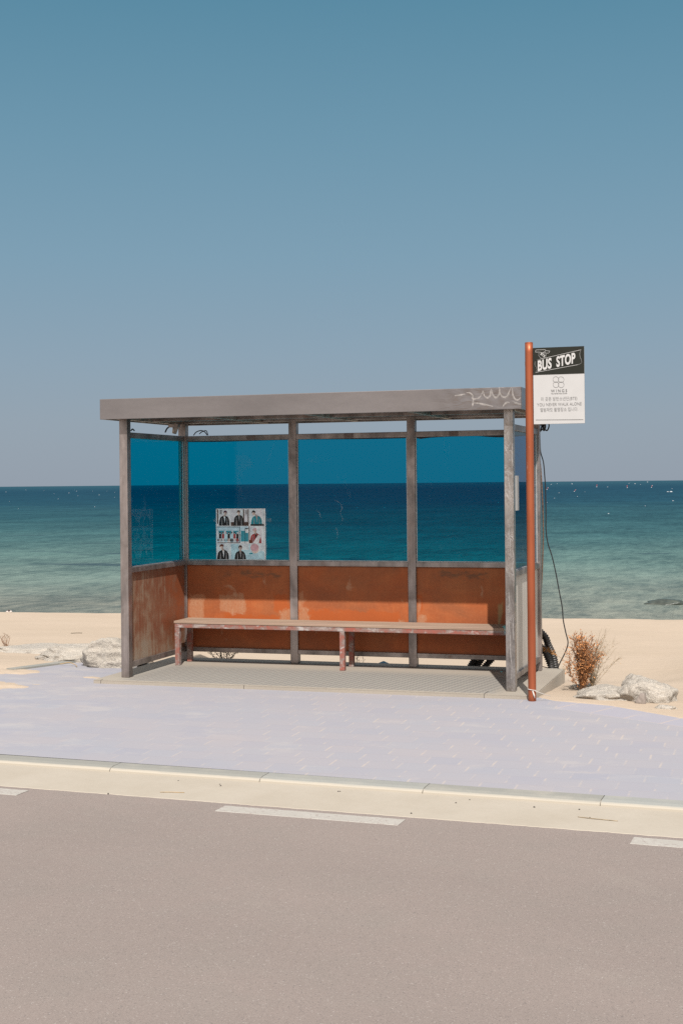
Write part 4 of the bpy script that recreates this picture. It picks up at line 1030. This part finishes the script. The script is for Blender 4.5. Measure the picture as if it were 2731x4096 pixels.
# washed-up litter on the crest of the beach
def litter(px, label, n, seed, spread, hgt):
    rnd = random.Random(seed); P_ = on_b(px, 2441, 9.62); root = empty('litter_heap', (P_.x, P_.y, sand_z(P_.x, P_.y) + .0))
    for k in range(n):
        b = bmesh.new(); bmesh.ops.create_icosphere(b, subdivisions=2, radius=1); s = rnd.uniform(.010, .024)
        for v in b.verts: v.co = Vector((v.co.x * s * 1.4, v.co.y * s, v.co.z * s * .9)) * (1 + .4 * mn.noise(v.co * 1.5 + Vector((k, 0, seed))))
        u = rnd.gauss(0, .4); o = MB().merge(b).build('piece', MAT['litter_white' if rnd.random() < .6 else 'litter_dark'], root, True); o.location = (u * spread, rnd.gauss(0, .02), .008 + hgt * max(0, 1 - abs(u) * 1.1) * rnd.random())
    tag(root, label, 'litter'); return root
litter(36, 'small heap of pale and dark litter on the beach crest at far left', 16, 2, .10, .055)
litter(12, 'flat scatter of pale litter on the beach crest at the left picture edge', 8, 6, .10, .02)

# ------------------------------------------------------------------ marker buoys
BL = ['leaning red marker buoy nearest the shelter post', 'tilted red marker buoy nearest the shore, second from the shelter', 'small upright red buoy far out, right of the tilted one', 'red buoy with small flag, second from the right edge', 'rightmost red marker buoy far out on the dark water']
for k, (px, py, tx) in enumerate(((2187, 1958, .5), (2296, 1966, .6), (2386, 1948, .05), (2508, 1951, -.1), (2605, 1950, .25))):
    P_, t = sea_pt(px, py); root = empty('marker_buoy', (P_.x, P_.y, -1.5)); k_ = t / F * .75
    b = bmesh.new(); bmesh.ops.create_icosphere(b, subdivisions=3, radius=2.4 * k_)
    MB().merge(b).build('float', MAT['buoy_white'], root, True)
    hh = 13 * k_; tip = Vector((math.sin(tx) * hh, 0, math.cos(tx) * hh))
    MB().tube([(0, 0, 0), tip], [1.1 * k_, .8 * k_], 8).build('staff', MAT['buoy_red'], root)
    q = tip * .62; MB().prism([q, tip, tip.lerp(q, .5) + Vector((4 * k_, 0, 0))], (0, .3 * k_, 0)).build('flag', MAT['buoy_red' if k in (2, 3) else 'buoy_white'], root)
    tag(root, BL[k], 'buoy', 'marker buoys out at sea')

# ------------------------------------------------------------------ light and sky
EL, AZ = R(49.0), math.atan2(.305, -.952)
sd_ = Vector((math.sin(AZ) * math.cos(EL), math.cos(AZ) * math.cos(EL), math.sin(EL)))
ld = bpy.data.lights.new('sun', 'SUN'); ld.energy = 4.15; ld.angle = R(.53); ld.color = (1, .96, .905)
lo = bpy.data.objects.new('sun', ld); COL.objects.link(lo); lo.rotation_euler = sd_.to_track_quat('Z', 'Y').to_euler(); lo.location = (0, -8, 12)

W = bpy.data.worlds.new('World'); scene.world = W; W.use_nodes = True; t = W.node_tree
bg = t.nodes['Background']
sky = t.nodes.new('ShaderNodeTexSky'); sky.sky_type = 'NISHITA'; sky.sun_disc = False; sky.sun_elevation = EL; sky.sun_rotation = AZ; sky.air_density = 1.0; sky.dust_density = 1.0
tc = t.nodes.new('ShaderNodeTexCoord'); sp = t.nodes.new('ShaderNodeSeparateXYZ'); t.links.new(tc.outputs['Generated'], sp.inputs[0])
mp = t.nodes.new('ShaderNodeMapRange'); t.links.new(sp.outputs[2], mp.inputs[0]); mp.inputs[1].default_value = 0; mp.inputs[2].default_value = 1
cr = t.nodes.new('ShaderNodeValToRGB'); t.links.new(mp.outputs[0], cr.inputs[0])
EXPO = .60; BGS = .10
stops = [(0.0, (147, 158, 171)), (.045, (145, 160, 174)), (.09, (138, 160, 177)), (.16, (124, 157, 177)), (.24, (108, 149, 171)), (.33, (88, 137, 161)), (.55, (66, 118, 150)), (1.0, (52, 100, 140))]
e = cr.color_ramp.elements
while len(e) > 1: e.remove(e[-1])
for i, (p_, c_) in enumerate(stops):
    el = e[0] if i == 0 else e.new(p_); el.position = p_; el.color = tuple(v / (2 ** EXPO) for v in srgb(*c_)[:3]) + (1,)
up_ = t.nodes.new('ShaderNodeVectorMath'); up_.operation = 'SCALE'; t.links.new(cr.outputs[0], up_.inputs[0]); up_.inputs['Scale'].default_value = 1 / BGS
mx = t.nodes.new('ShaderNodeMix'); mx.data_type = 'RGBA'; mx.inputs[0].default_value = .97; t.links.new(sky.outputs[0], mx.inputs[6]); t.links.new(up_.outputs[0], mx.inputs[7])
# unseen sky behind the camera, brightened around the sun as added fill
dt = t.nodes.new('ShaderNodeVectorMath'); dt.operation = 'DOT_PRODUCT'; t.links.new(tc.outputs['Generated'], dt.inputs[0]); dt.inputs[1].default_value = sd_
mr = t.nodes.new('ShaderNodeMapRange'); mr.interpolation_type = 'SMOOTHSTEP'; t.links.new(dt.outputs['Value'], mr.inputs[0]); mr.inputs[1].default_value = -.15; mr.inputs[2].default_value = .95
m3 = t.nodes.new('ShaderNodeMix'); m3.data_type = 'RGBA'; t.links.new(mr.outputs[0], m3.inputs[0]); t.links.new(mx.outputs[2], m3.inputs[6]); m3.inputs[7].default_value = tuple(v / BGS for v in (.74, .71, .685)) + (1,)
t.links.new(m3.outputs[2], bg.inputs[0]); bg.inputs[1].default_value = BGS

scene.view_settings.view_transform = 'Standard'; scene.view_settings.look = 'None'; scene.view_settings.gamma = 1.0
scene.view_settings.exposure = EXPO
scene.render.engine = 'CYCLES'
scene.cycles.use_denoising = False
scene.cycles.use_adaptive_sampling = False
scene.cycles.denoiser = 'OPENIMAGEDENOISE'
scene.cycles.denoising_input_passes = 'RGB_ALBEDO_NORMAL'
scene.cycles.denoising_prefilter = 'ACCURATE'
scene.cycles.max_bounces = 8; scene.cycles.transparent_max_bounces = 24
scene.cycles.caustics_reflective = False
scene.render.resolution_x = 682; scene.render.resolution_y = 1024
